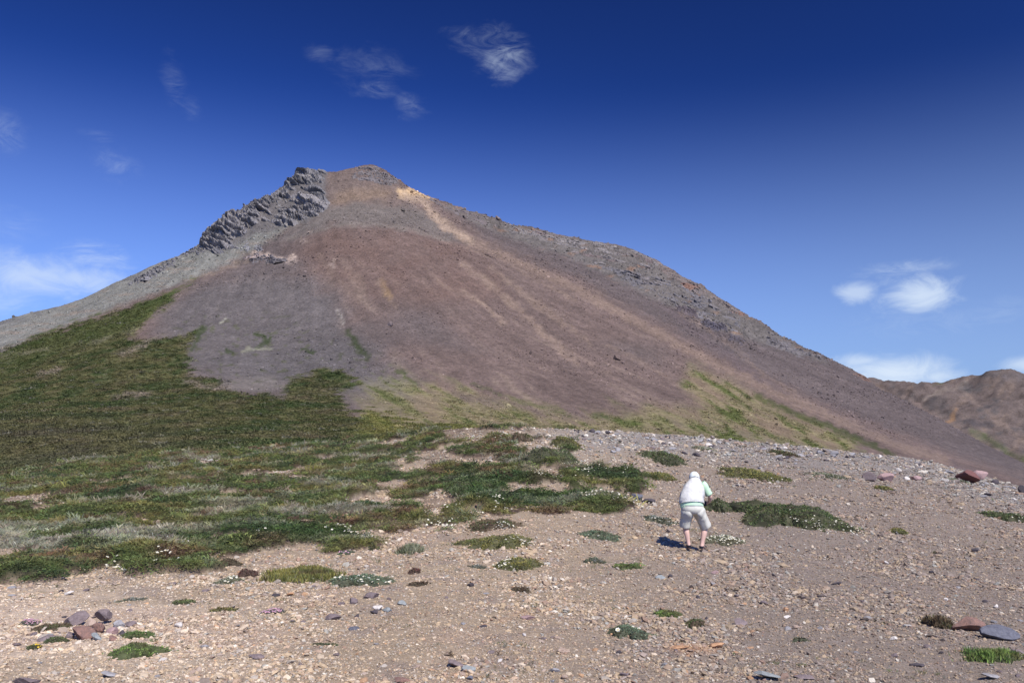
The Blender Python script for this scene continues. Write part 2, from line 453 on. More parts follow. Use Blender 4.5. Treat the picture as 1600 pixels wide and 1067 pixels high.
# green
gn = fbm(Xg * .045, Yg * .030, 1.3, o=5, rough=.7); gn2 = fbm(Xg * .22, Yg * .13, 4.3, o=4, rough=.7)
grn = sstep(-5, 7, (7 * gn2 + (13 + 12 * sstep(430, 560, PX)) * gn) + poly_sd(ws, wt, [(-700, 760), (-700, 760), (0, 549), (60, 522), (140, 497), (200, 479), (260, 456), (310, 434), (278, 455), (264, 478), (232, 505), (205, 530), (250, 528), (318, 510),
                                    (300, 540), (292, 575), (335, 592), (380, 614), (440, 618), (452, 590), (500, 572), (550, 578), (562, 592), (532, 612), (545, 640), (620, 655), (700, 662), (820, 680), (820, 790), (-700, 820)]))
gn = fbm(Xg * .045, Yg * .030, 1.3, o=5, rough=.7); gn2 = fbm(Xg * .22, Yg * .13, 4.3, o=4, rough=.7)
gc = np.tile(np.array([.082, .082, .036]), (len(Xg), 1))
gc = mixc(gc, (.030, .050, .016), .9 * sstep(-.15, .3, gn)); gc = mixc(gc, (.105, .085, .058), .7 * sstep(.05, .6, -gn)); gc = mixc(gc, (.135, .13, .075), .6 * sstep(.05, .6, gn2))
gc = mixc(gc, (.022, .028, .013), .75 * sstep(.05, .4, -gn2))
up = sstep(40, 0, seg_dist(PX, PY, [(0, 560), (200, 500), (300, 445)])); gc = mixc(gc, (.050, .066, .022), .7 * up)
br = sstep(60, 0, np.abs(PY - 690)) * sstep(420, 100, PX); gc = mixc(gc, (.085, .066, .050), .7 * br * sstep(-.3, .4, gn))
gc = mixc(gc, (.16, .15, .10), .8 * sstep(9, 1, seg_dist(ws, wt, [(0, 560), (60, 545), (140, 540), (200, 520), (260, 505)])) * sstep(-.2, .2, gn))
for p in ([(190, 555), (220, 540), (250, 525)], [(290, 598), (330, 606), (370, 600), (430, 605)], [(60, 585), (90, 578)], [(180, 620), (230, 616)]):
    gc = mixc(gc, (.24, .20, .17), .75 * sstep(7, 1, seg_dist(ws, wt, p)) * sstep(-.4, .2, gn2))
gcover = grn[:, None] * .96
c = c * (1 - gcover) + gc * gcover
gray = sstep(-5, 5, poly_sd(ws, wt, [(350, 594), (430, 586), (442, 606), (380, 612), (340, 605)])); c = mixc(c, (.19, .165, .15), .7 * gray)
# dark green gully tongues and scattered tufts on the slate scree
for p, w in (([(545, 520), (560, 540), (575, 560)], 7), ([(622, 577), (635, 588), (650, 600)], 5), ([(400, 520), (415, 530)], 5), ([(305, 520), (318, 512), (300, 545)], 7), ([(400, 545), (425, 528)], 4),
             ([(350, 545), (365, 553)], 4), ([(470, 545), (490, 550)], 3)):
    streak(p, w, (.045, .065, .018), .95, nz_=.2)
streak([(528, 485), (536, 505)], 3, (.5, .46, .4), .6); streak([(343, 505), (350, 500)], 3, (.5, .5, .36), .7); streak([(380, 548), (420, 545)], 5, (.38, .38, .26), .6)
m = sstep(.25, .6, fbm(PX * .08, PY * .12, 3.9, o=3)) * sstep(-10, 30, poly_sd(PX, PY, [(250, 480), (450, 480), (640, 570), (640, 640), (300, 600)]))
c = mixc(c, (.085, .095, .035), .55 * m)
# yellow green lower slopes
yd = fbm((PX * .87 + PY * .5) * .014, (PY * .87 - PX * .5) * .07, 2.1, o=4, rough=.65)
ygm = yg = sstep(-20, 24, 16 * yd + poly_sd(wx, wy, [(560, 605), (640, 590), (720, 605), (800, 625), (900, 650), (960, 640), (1060, 655), (1100, 655), (900, 700), (560, 700)]))
c = mixc(c, (.19, .18, .095), .75 * yg * (.5 + .5 * sstep(-.4, .3, yd))); c = mixc(c, (.075, .095, .032), .7 * yg * sstep(.15, .55, yd))
yg = sstep(-12, 16, poly_sd(wx, wy, [(1080, 568), (1150, 597), (1230, 640), (1290, 665), (1340, 690), (1330, 730), (1200, 710), (1000, 690), (960, 655), (1010, 630), (1090, 635), (1060, 600)]))
ygm = np.maximum(ygm, yg); c = mixc(c, (.165, .158, .085), .72 * yg * (.45 + .55 * sstep(-.5, .2, yd))); c = mixc(c, (.065, .085, .026), .8 * yg * sstep(.1, .4, yd))
streak([(1180, 618), (1240, 645), (1300, 668), (1360, 695), (1400, 716)], 8, (.062, .075, .022), .9, nz_=.2)
streak([(1290, 678), (1350, 705)], 5, (.15, .15, .065), .6)
streak([(930, 648), (960, 655), (1000, 665)], 7, (.06, .08, .024), .8); streak([(740, 600), (770, 612), (800, 622), (860, 640), (890, 648)], 4, (.085, .095, .035), .7)
streak([(600, 662), (760, 668), (900, 668)], 5, (.06, .065, .03), .7, nz_=.3)
lum = c.mean(1)[:, None]
c = (lum + (c - lum) * (.88 + .3 * grn + .3 * ygm)[:, None]) * (.66 + .16 * np.maximum(grn, ygm) + .06 * sstep(-.4, .4, rl))[:, None] * (1 + .10 * fbm(Xg * .12, Yg * .12, Zg * .05, o=4, rough=.75))[:, None]
c = c * np.array([1.03, 1.0, .91])
ygmount = ygm
MC = np.clip(c, .01, .9)
mountain = mesh_obj('mountain', np.c_[Xg, Yg, Zg], grid_faces(len(Ds), len(us)), M_MOUNT, col=np.clip(c, .01, .9), smooth=True, kind='structure')

# ------------------------------------------------------------------ FAR MOUNTAIN on the right
print('far mountain')
fc = []
for (px, py, D) in [(1250, 600, 1900), (1330, 590, 1900), (1380, 597, 1850), (1420, 598, 1800), (1460, 596, 1780), (1500, 587, 1750), (1550, 578, 1700), (1590, 580, 1680), (1650, 590, 1650), (1750, 600, 1600), (1900, 570, 1600), (2150, 560, 1600)]:
    p = world_at(px, py, D); fc += [p, p + np.array([0, 300, -120.]), p + np.array([0, 800, -300.])]
for q in [(1380, 625, 1650), (1430, 640, 1550), (1470, 620, 1620), (1500, 625, 1580), (1550, 640, 1450), (1480, 665, 1350), (1520, 690, 1250), (1600, 690, 1250), (1600, 640, 1450), (1600, 740, 1050), (1700, 720, 1150), (1700, 650, 1400),
          (1900, 700, 1200), (2150, 720, 1200), (1480, 604, 1690), (1440, 628, 1600), (1500, 607, 1690), (1530, 622, 1600), (1580, 650, 1430), (1400, 680, 1350), (1300, 650, 1500)]:
    fc.append(world_at(*q))
for (px, D, z) in [(1300, 1150, -40), (1500, 1050, -45), (1700, 900, -70), (2100, 800, -90)]:
    fc.append(np.array([(px - 800) / F * D, D, z]))
MXm, MWm = MX, MW
MX, MW = mq_fit(np.array(fc))
fcols = np.arange(1240, 2120, 3.0); fus = (fcols - 800) / F
fDs = np.linspace(830, 2300, 300)
Df, Uf = np.meshgrid(fDs, fus, indexing='ij'); Xf = (Uf * Df).ravel(); Yf = Df.ravel()
Zf = mount_base(Xf, Yf)
MX, MW = MXm, MWm
Zf = Zf + 10 * (1 - 2 * np.abs(fbm(Xf * .006, Yf * .006, 5.0, o=4, rough=.6))) + fbm(Xf * .03, Yf * .03, o=4, rough=.6) * 6 - 8
PXf, PYf = project(Xf, Yf, Zf)
c = np.tile(np.array([.165, .122, .108]), (len(Xf), 1))
n1 = fbm(PXf * .04, PYf * .06, 1.1, o=4); n2 = fbm((PXf + PYf) * .05, (PXf - PYf) * .015, 3.0, o=4)
PX, PY = PXf, PYf; ws = PX + 5 * fbm(PX * .06, PY * .08, 4.2, o=3); wt = PY + 5 * fbm(PX * .06 + 50, PY * .08, 7.7, o=3)
c = mixc(c, (.24, .17, .135), .7 * sstep(0, .6, n2)); c = mixc(c, (.105, .09, .088), .7 * sstep(.1, .6, -n1))
for p, w, col, a in [([(1440, 625), (1480, 608), (1510, 600)], 5, (.30, .23, .19), .8), ([(1415, 618), (1450, 648), (1480, 670), (1520, 690)], 5, (.28, .2, .17), .8), ([(1495, 640), (1480, 660)], 5, (.36, .2, .1), .7),
                     ([(1500, 605), (1520, 625), (1550, 650), (1600, 690)], 5, (.27, .19, .15), .6), ([(1450, 635), (1470, 625), (1475, 640)], 12, (.085, .072, .07), .8), ([(1500, 604), (1530, 610)], 9, (.10, .09, .09), .8),
                     ([(1510, 660), (1550, 663)], 8, (.06, .055, .062), .8), ([(1530, 640), (1560, 628)], 6, (.08, .07, .07), .7), ([(1540, 583), (1600, 590)], 12, (.14, .12, .12), .7), ([(1410, 612), (1440, 606)], 6, (.11, .08, .07), .7),
                     ([(1520, 675), (1550, 690), (1600, 722)], 10, (.13, .135, .065), .75), ([(1535, 680), (1570, 705), (1600, 720)], 4, (.07, .085, .03), .7), ([(1460, 600), (1472, 599)], 4, (.09, .1, .04), .7)]:
    streak(p, w, col, a)
far_m = mesh_obj('far_mountain', np.c_[Xf, Yf, Zf], grid_faces(len(fDs), len(fus)), M_MOUNT, col=np.clip(c * np.array([.62, .64, .60]), .01, .9), smooth=True, kind='structure')

# valley floor reaching the horizon
vx = np.linspace(-9000, 9000, 61); vy = np.linspace(-3000, 12000, 51)
VY, VX = np.meshgrid(vy, vx, indexing='ij'); VX = VX.ravel(); VY = VY.ravel()
vz = -105 + 22 * fbm(VX * .0006, VY * .0006, o=3)
cv = np.tile(np.array([.12, .105, .08]), (len(VX), 1)); cv = mixc(cv, (.06, .07, .03), sstep(-.2, .4, fbm(VX * .001, VY * .001, 2.0)))
mesh_obj('valley_floor', np.c_[VX, VY, vz], grid_faces(51, 61), M_MOUNT, col=cv, smooth=True, kind='structure')

# ------------------------------------------------------------------ FOREGROUND
print('foreground')
edge_pts = np.array([(-900, 800), (-300, 765), (0, 747), (130, 722), (250, 712), (400, 704), (560, 691), (680, 672), (800, 668), (900, 670), (1000, 677), (1150, 689), (1300, 703), (1400, 714), (1450, 722), (1500, 737), (1600, 765), (1900, 850), (2500, 940)], float)
tanel = np.array([(world_at(a, b, 1.0)[2] - EYE) for a, b in edge_pts])


def edge(px):
    De = 44 + 5 * np.sin(px * .004 + 1.0) + 2 * np.sin(px * .013)
    return De, np.interp(px, edge_pts[:, 0], tanel) * De


def g_base(x, y):
    x = np.asarray(x, float); y = np.asarray(y, float)
    yy = np.maximum(y, 5.0)
    px = 800 + F * x / yy
    De, ze = edge(np.clip(px, -900, 2500))
    t = np.clip(yy / De, 0, 1)
    z = -EYE + (ze + EYE) * t ** 2.6 - .30 * sstep(4, 14, y) * sstep(34, 15, y)
    ov = np.maximum(y - De, 0)
    z = z - 0.30 * ov ** 1.15 * sstep(0, 5, ov)
    return z + EYE


def gpx(x, y):
    """photograph pixel of a ground point (base surface)"""
    return project(x, y, g_base(x, y))


VEG = [
    [(-900, 700), (0, 735), (130, 712), (400, 694), (560, 684), (690, 664), (790, 660), (860, 682), (905, 694), (900, 708), (862, 722), (880, 732), (955, 736), (1010, 748), (1008, 768), (965, 782), (985, 797), (930, 806), (850, 800), (800, 804),
     (722, 798), (716, 826), (650, 826), (590, 824), (560, 832), (600, 846), (560, 856), (470, 858), (380, 862), (280, 858), (300, 872), (332, 884), (300, 903), (230, 906), (150, 896), (95, 912), (0, 912), (-900, 960)],
]
BARE = [[(480, 800), (640, 802), (700, 796), (690, 812), (560, 812), (470, 808)], [(640, 700), (760, 712), (800, 720), (790, 728), (700, 724), (650, 716)], [(820, 700), (870, 705), (865, 716), (810, 716)],
        [(0, 775), (60, 770), (110, 778), (60, 792), (0, 796)], [(360, 744), (470, 738), (470, 746), (380, 752)], [(620, 790), (680, 772), (720, 780), (700, 800)], [(690, 670), (860, 672), (890, 690), (780, 686), (690, 690)],
        [(180, 812), (215, 806), (240, 814), (200, 820)], [(300, 725), (330, 718), (350, 724), (320, 732)], [(400, 795), (430, 785), (480, 782), (470, 792)], [(600, 735), (680, 728), (690, 736), (620, 745)]]


def veg_mask(x, y):
    px, py = gpx(x, y)
    k = np.clip(12.0 / np.maximum(y, 6), .15, 1.6)
    wxx = px + 60 * k * fbm(x * .6, y * .6, 2.0, o=4, rough=.6); wyy = py + 22 * k * fbm(x * .9 + 31, y * .9, 5.0, o=4)
    m = np.zeros(px.shape)
    for p in VEG: m = np.maximum(m, sstep(-2.0, 3.0, poly_sd(wxx, wyy, p)))
    for p in BARE: m = m * (1 - .95 * sstep(-4, 3, poly_sd(wxx, wyy, p)))
    thr = np.interp(px, [0, 500, 750, 1000], [.27, .20, .07, .0])
    m = m * (1 - .97 * sstep(0, .07, fbm(x * .42, y * .42, 8.0, o=4, rough=.6) - thr) * sstep(-2, 8, poly_sd(px, py, VEG[0])))
    return m * sstep(3, 6, y)


def g_h(x, y, vm=None):
    if vm is None: vm = veg_mask(x, y)
    z = g_base(x, y)
    z = z + .10 * fbm(x * .22, y * .22, o=3) * sstep(4, 14, y) + .030 * fbm(x * 1.3, y * 1.3, 1.1, o=3) + .012 * fbm(x * 7, y * 7, 2.1, o=2)
    hum = fbm(x * .55, y * .75, 6.0, o=3)
    z = z + vm * (.10 + .24 * hum + .05 * np.abs(fbm(x * 2.2, y * 2.2, 3.3, o=2)))
    return z


cols = np.linspace(-.98, .98, 640)
Rr = np.concatenate([np.geomspace(1.2, 10, 60)[:-1], np.geomspace(10, 54, 400), np.linspace(54.4, 76, 24)])
Rg, Ug = np.meshgrid(Rr, cols, indexing='ij')
X = (Ug * Rg).ravel(); Y = (Rg - 4).ravel()
vm = veg_mask(X, Y); Z = g_h(X, Y, vm)
PXg, PYg = gpx(X, Y)


def ground_col(x, y, px, py):
    n = fbm(x * .5, y * .5, 1.7, o=3); n2 = fbm(x * 1.7, y * 1.7, 4.7, o=3)
    c = np.tile(np.array([.35, .268, .18]), (x.size, 1))
    c = mixc(c, (.58, .46, .335), .95 * sstep(560, 60, px) * sstep(900, 960, py) * sstep(-.5, .3, n))
    c = mixc(c, (.23, .186, .15), .85 * sstep(750, 1250, px + 120 * n))
    c = mixc(c, (.40, .29, .21), .6 * sstep(.1, .6, n) * sstep(1000, 600, px))
    c = mixc(c, (.24, .19, .16), .5 * sstep(.15, .6, n2))
    c = mixc(c, (.25, .225, .20), .75 * sstep(50, 10, py - np.interp(px, edge_pts[:, 0], edge_pts[:, 1])) * sstep(780, 950, px))
    for (a, b, r, q) in [(1075, 1012, 55, .8), (820, 958, 28, .6), (790, 965, 20, .5), (715, 1055, 40, .4), (1110, 1018, 30, .6)]:
        c = mixc(c, (.47, .25, .12), q * sstep(1, .2, np.hypot((px - a) / r, (py - b) / (r * .28))) * (.6 + .4 * n2))
    return c


def veg_col(x, y, px, py):
    a = fbm(x * .28, y * .6, 3.0, o=4, rough=.6); b = fbm(x * .6 + 40, y * 1.0, 7.0, o=3); d = fbm(x * .22 + 9, y * .8, 12.0, o=3)
    c = np.tile(np.array([.072, .085, .028]), (x.size, 1))
    c = mixc(c, (.032, .050, .022), .85 * sstep(0, .5, a)); c = mixc(c, (.135, .115, .038), .85 * sstep(.0, .45, -a))
    c = mixc(c, (.115, .062, .040), .75 * sstep(.12, .5, b)); c = mixc(c, (.24, .215, .145), .75 * sstep(.16, .5, d))
    c = mixc(c, (.27, .25, .18), .85 * sstep(1.2, .3, np.hypot((px - 90) / 190, (py - 850) / 26)) * sstep(-.5, .2, b))
    c = mixc(c, (.030, .052, .018), .8 * sstep(1.1, .4, np.hypot((px - 420) / 170, (py - 842) / 20)))
    c = mixc(c, (.036, .060, .020), .75 * sstep(1.1, .4, np.hypot((px - 800) / 180, (py - 772) / 28)))
    return c


gc = ground_col(X, Y, PXg, PYg)
vcb = veg_col(X, Y, PXg, PYg) * .8 + np.array([.012, .009, .006])
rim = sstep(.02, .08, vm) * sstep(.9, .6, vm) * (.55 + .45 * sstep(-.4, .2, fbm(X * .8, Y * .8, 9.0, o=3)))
vs_ = sstep(.22, .45, vm)
gc = gc * (1 - vs_[:, None]) + (.55 * vcb) * vs_[:, None]  # heath colour darkened beneath the clumps: shade of the gaps painted in
gc = gc * (1 - .24 * (1 - vs_))[:, None]  # bare ground darkened under the gravel, shadow gaps between stones put into the colour
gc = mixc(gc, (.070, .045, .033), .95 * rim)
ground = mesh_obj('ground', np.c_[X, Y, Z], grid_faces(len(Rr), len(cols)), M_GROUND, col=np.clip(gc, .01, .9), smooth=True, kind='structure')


def at_base(px, py):
    d = pdir(px, py); D = np.geomspace(3, 60, 700)
    k = int(np.argmax(d[2] / d[1] * D + EYE < g_base(d[0] / d[1] * D, D)))
    if k == 0: k = 690
    return d[0] / d[1] * D[k], D[k]


def at(px, py):
    """ground point seen at a photograph pixel: nearest crossing of the ray with the ground"""
    d = pdir(px, py); D = np.concatenate([np.linspace(3, 30, 1400), np.linspace(30, 60, 900)])
    x = d[0] / d[1] * D; z = d[2] / d[1] * D + EYE
    g = g_base(x, D) + .10 * fbm(x * .22, D * .22, o=3) * sstep(4, 14, D)
    k = np.argmax(z < g)
    if z[k] >= g[k]: k = int(np.argmin(np.abs(z - g)))
    X_, Y_ = float(x[k]), float(D[k])
    return X_, Y_, float(g_h(np.array([X_]), np.array([Y_]))[0])


# ------------------------------------------------------------------ stone shapes
def ico(sub):
    import bmesh
    bm = bmesh.new(); bmesh.ops.create_icosphere(bm, subdivisions=sub, radius=1.0)
    v = np.array([p.co[:] for p in bm.verts]); f = np.array([[q.index for q in fa.verts] for fa in bm.faces]); bm.free()
    return v, f


ICO = {1: ico(1), 2: ico(2), 3: ico(3), 4: ico(4)}


def stone_shape(r, sub=2, cuts=9, flat=(1, .8, .6), rough=.0):
    v, f = ICO[sub]; v = v.copy()
    for i in range(cuts):
        n = r.normal(size=3); n /= np.linalg.norm(n)
        d = r.uniform(.42, .82)
        v -= np.maximum(0, v @ n - d)[:, None] * n
    if rough:
        o = r.uniform(0, 50, 3)
        v += v * (rough * fbm(v[:, 0] * 1.8 + o[0], v[:, 1] * 1.8 + o[1], v[:, 2] * 1.8 + o[2], o=4, rough=.6))[:, None]
    return v * np.array(flat), f


def rotm(r, tilt=.5):
    return np.array(Euler((r.normal() * tilt, r.normal() * tilt, r.uniform(0, 6.28))).to_matrix())


# ------------------------------------------------------------------ crags on the mountain

def cells(p):
    """nearest-cell noise: random value of the cell and F2-F1"""
    b = np.floor(p).astype(np.int64); f1 = np.full(len(p), 9.); f2 = f1.copy(); rv = np.zeros(len(p))
    for i in (-1, 0, 1):
        for j in (-1, 0, 1):
            for k in (-1, 0, 1):
                q = b + np.array([i, j, k]); h = PERM[PERM[PERM[q[:, 0] & 255] + (q[:, 1] & 255)] + (q[:, 2] & 255)]
                g = q + .5 + .45 * GR[h]; d = np.linalg.norm(p - g, axis=1)
                nr = d < f1
                f2 = np.where(nr, f1, np.minimum(f2, d)); rv = np.where(nr, PERM[h + 77] / 255., rv); f1 = np.where(nr, d, f1)
    return rv, f2 - f1


def nrm_(v): v = np.array(v, float); return v / np.linalg.norm(v)


def crag(name, poly, pxr, Dr, amp, size, col, label, e1=(.78, -.35, -.50), e3=(.30, .40, .85), step=1.3, rise=.5, seed=0., colb=None, soft=5):
    e1 = nrm_(e1); big_ = amp > 5; e3 = np.array(e3, float); e3 -= e1 * (e3 @ e1); e3 = nrm_(e3); e2 = np.cross(e3, e1)
    us_ = (np.arange(pxr[0], pxr[1], step) - 800) / F; Ds_ = np.arange(Dr[0], Dr[1], step * .95)
    D_, U_ = np.meshgrid(Ds_, us_, indexing='ij'); x = (U_ * D_).ravel(); y = D_.ravel()
    b = mount_base(x, y); px, py = project(x, y, b)
    px2 = px + 5 * fbm(px * .08, py * .08, seed, o=3); py2 = py + 5 * fbm(px * .08, py * .08, seed + 9, o=3)
    if big_: soft = 9
    m = sstep(-soft, soft, poly_sd(px2, py2, poly))
    p = np.c_[x, y, b]
    q = np.c_[p @ e1, p @ e2, p @ e3] + seed * 13
    w = np.c_[fbm(x * .03, y * .03, seed, o=2), fbm(x * .03, y * .03, seed + 4, o=2), fbm(x * .03, y * .03, seed + 8, o=2)] * 6
    q = q + w
    r1, c1 = cells(q / (np.array([8.5, 2.0, 1.0] if big_ else [4.2, 1.6, .9]) * size * 1.1)); r2, c2 = cells(q / (np.array([5.0, 1.2, .6] if big_ else [2.6, 1.1, .6]) * size * .6) + 40)
    big = fbm(x * .016, y * .016, b * .02 + seed, o=3)
    sw = (q[:, 2] + 2.5 * fbm(q[:, 0] * .02, q[:, 1] * .05, seed, o=3)) / (size * 1.15); sw = sw - np.floor(sw); sw = sstep(0, .85, sw) - sstep(.9, 1, sw)
    d = (r1 - .45) * .9 + .7 * (sw - .5) + (r2 - .5) * .38 - .55 * sstep(.16, 0, c1) - .25 * sstep(.14, 0, c2) + (1.5 if big_ else .8) * big + .15 * fbm(x * .3, y * .3, b * .3, o=3)
    disp = m * (d + rise) * amp - (1 - m) * amp * 1.2
    P = p + nrm_((-.15, -.85, .5)) * disp[:, None]
    c_ = np.array(col) * (1 + .30 * (r1 - .5) + .28 * (r2 - .5))[:, None]
    if colb is not None: c_ = mixc(c_, colb, .75 * sstep(.1, .45, fbm(x * .02, y * .02, b * .09 + seed, o=3)))
    fa = grid_faces(len(Ds_), len(us_))
    keep = m[fa].max(1) > .02
    fa = fa[keep]; used = np.unique(fa); mp_ = np.zeros(len(P), np.int64); mp_[used] = np.arange(len(used)); fa = mp_[fa]; P = P[used]; c_ = c_[used]
    # keep the largest connected sheet so that it is one piece
    ctr = P.mean(0)
    o = mesh_obj(name, P - ctr, fa, M_CRAG, col=np.clip(c_, .02, .8)); o.location = ctr
    tag(o, label, 'rock outcrop')
    return o


GREY = (.195, .178, .165)
print('crags')
crag('rock_outcrop', [(310, 390), (320, 350), (345, 334), (378, 327), (392, 312), (412, 330), (402, 360), (350, 388)], (296, 424), (900, 1010), 6.4, 7, GREY, 'lowest dark grey block of the craggy cliff on the left shoulder of the mountain', seed=1.)
crag('rock_outcrop', [(378, 326), (381, 304), (430, 295), (452, 283), (480, 300), (518, 318), (500, 340), (445, 356), (405, 364), (398, 340)], (366, 532), (890, 1025), 6.4, 8, GREY, 'middle part of the grey cliff with long slabs dipping to the right', seed=2.)
crag('rock_outcrop', [(437, 292), (450, 282), (472, 264), (510, 268), (506, 290), (512, 318), (470, 300)], (425, 525), (900, 1035), 5.4, 7, (.155, .145, .138), 'upper pointed crag of the grey cliff just left of the summit', seed=3., colb=(.30, .27, .24))
crag('rock_outcrop', [(548, 270), (562, 259), (592, 260), (628, 288), (612, 292), (572, 286), (550, 280)], (538, 642), (930, 1030), 2.6, 4, (.150, .130, .120), 'low rounded rock cap on the very top of the mountain', seed=4., e1=(.95, -.2, -.1), rise=.5)
crag('rock_outcrop', [(195, 444), (262, 404), (308, 384), (352, 384), (372, 380), (372, 392), (330, 398), (290, 402), (225, 442)], (190, 385), (905, 1010), 3.4, 4.5, (.150, .140, .135), 'thin broken rock rib along the left skyline below the cliff', seed=5.)
crag('rock_outcrop', [(366, 404), (420, 394), (450, 408), (436, 418), (408, 408), (380, 410)], (356, 462), (800, 890), 2.4, 3.5, (.125, .110, .105), 'small dark rock knob beside the pale pink scar on the spur', seed=6., colb=(.40, .31, .26), e1=(.9, -.3, -.2))
crag('rock_outcrop', [(352, 380), (400, 370), (416, 388), (380, 398)], (345, 425), (850, 930), 1.6, 3, (.19, .18, .175), 'small grey outcrop just above the pale pink scar', seed=7., e1=(.9, -.3, -.2))
crag('rock_outcrop', [(660, 300), (700, 320), (760, 341), (752, 350), (700, 330), (668, 314)], (650, 770), (960, 1070), 2.0, 3.5, (.140, .115, .105), 'dark rock rib running right from the yellow scar', seed=8., e1=(.85, -.2, -.4))
crag('rock_outcrop', [(765, 342), (850, 361), (985, 386), (1032, 406), (1020, 425), (960, 412), (900, 392), (800, 366), (770, 352)], (755, 1045), (950, 1085), 2.4, 4, (.165, .145, .130), 'long grey rock band along the right skyline of the mountain', seed=9., e1=(.96, -.05, -.25), e3=(.1, -.2, 1), colb=(.13, .095, .085), rise=.25)
crag('rock_outcrop', [(940, 414), (1020, 428), (1090, 456), (1165, 500), (1158, 516), (1090, 492), (1040, 470), (975, 440)], (930, 1180), (860, 1040), 3.0, 4, (.130, .118, .114), 'layered dark cliff bands below the right skyline', seed=10., e1=(.97, -.05, -.22), e3=(.1, -.2, 1), colb=(.17, .145, .13), rise=.05)
crag('rock_outcrop', [(1028, 406), (1100, 450), (1165, 490), (1168, 500), (1095, 466), (1034, 426)], (1020, 1180), (920, 1055), 2.6, 4, (.150, .122, .105), 'reddish jagged crest on the steep right shoulder', seed=11., e1=(.9, -.05, -.45), e3=(.2, -.2, 1), colb=(.20, .105, .07))
crag('rock_outcrop', [(1058, 476), (1090, 484), (1088, 493), (1062, 486)], (1050, 1100), (830, 960), 1.8, 3, (.088, .07, .07), 'upper one of three small dark crags in the right hand scree', seed=12., e1=(.96, -.05, -.25), rise=.6, soft=3)
crag('rock_outcrop', [(1096, 500), (1132, 507), (1138, 520), (1104, 512)], (1088, 1148), (820, 950), 2.2, 3, (.085, .074, .08), 'middle one of three small dark crags in the right hand scree', seed=13., e1=(.96, -.05, -.25), rise=.6, soft=3)
crag('rock_outcrop', [(1138, 520), (1166, 530), (1164, 537), (1140, 529)], (1130, 1174), (810, 940), 1.7, 3, (.085, .072, .074), 'lowest of three small dark crags in the right hand scree', seed=14., e1=(.96, -.05, -.25), rise=.6, soft=3)
crag('rock_outcrop', [(1195, 514), (1240, 538), (1290, 563), (1288, 572), (1240, 554), (1200, 532)], (1188, 1300), (880, 1010), 2.2, 3.5, (.130, .115, .108), 'low crag line where the right ridge drops towards the saddle', seed=15., e1=(.93, -.05, -.35), rise=.4)
crag('rock_outcrop', [(1334, 581), (1365, 586), (1380, 596), (1345, 594)], (1325, 1390), (820, 950), 2.0, 3.5, (.165, .105, .08), 'reddish knoll at the foot of the right ridge', seed=16., e1=(.96, -.05, -.25), rise=.4)

# ------------------------------------------------------------------ geometry-node scatter (stuff only)
hidden_sources = bpy.data.collections


def scatter(name, sources, P, rot, scl, idx, tint, label=None, parent=None):
    coll = bpy.data.collections.new(name + '_shapes')
    for i, s in enumerate(sources):
        s.name = '%s_shape_%02d' % (name, i)
        COL.objects.unlink(s); coll.objects.link(s)
    me = bpy.data.meshes.new(name); me.vertices.add(len(P)); me.vertices.foreach_set('co', np.asarray(P, np.float32).ravel())
    for an, ty, fld, av in (('rot', 'FLOAT_VECTOR', 'vector', rot), ('scl', 'FLOAT_VECTOR', 'vector', scl), ('pick', 'INT', 'value', idx)):
        a = me.attributes.new(an, ty, 'POINT'); a.data.foreach_set(fld, np.asarray(av, np.int32 if ty == 'INT' else np.float32).ravel())
    a = me.attributes.new('tint', 'FLOAT_COLOR', 'POINT'); c4 = np.ones((len(P), 4), np.float32); c4[:, :3] = np.clip(tint, .005, .95); a.data.foreach_set('color', c4.ravel())
    me.update()
    o = bpy.data.objects.new(name, me); COL.objects.link(o)
    g = bpy.data.node_groups.new(name + '_scatter', 'GeometryNodeTree')
    g.interface.new_socket('Geometry', in_out='INPUT', socket_type='NodeSocketGeometry'); g.interface.new_socket('Geometry', in_out='OUTPUT', socket_type='NodeSocketGeometry')
    n = g.nodes; gi = n.new('NodeGroupInput'); go = n.new('NodeGroupOutput')
    ci = n.new('GeometryNodeCollectionInfo'); ci.inputs['Collection'].default_value = coll; ci.inputs['Separate Children'].default_value = True; ci.inputs['Reset Children'].default_value = True
    ip = n.new('GeometryNodeInstanceOnPoints'); ip.inputs['Pick Instance'].default_value = True

    def at_(nm, ty):
        q = n.new('GeometryNodeInputNamedAttribute'); q.data_type = ty; q.inputs[0].default_value = nm; return q.outputs[0]
    er = n.new('FunctionNodeEulerToRotation'); g.links.new(at_('rot', 'FLOAT_VECTOR'), er.inputs[0])
    g.links.new(gi.outputs[0], ip.inputs['Points']); g.links.new(ci.outputs[0], ip.inputs['Instance']); g.links.new(at_('pick', 'INT'), ip.inputs['Instance Index'])
    g.links.new(er.outputs[0], ip.inputs['Rotation']); g.links.new(at_('scl', 'FLOAT_VECTOR'), ip.inputs['Scale']); g.links.new(ip.outputs[0], go.inputs[0])
    md = o.modifiers.new('scatter', 'NODES'); md.node_group = g
    o['kind'] = 'stuff'
    if label: o['label'] = label
    if parent: o.parent = parent
    return o


PAL = np.array([(.37, .28, .19), (.31, .22, .17), (.245, .20, .19), (.30, .28, .265), (.48, .40, .32), (.60, .56, .50), (.115, .095, .095), (.42, .235, .13), (.20, .12, .10), (.25, .27, .27)])


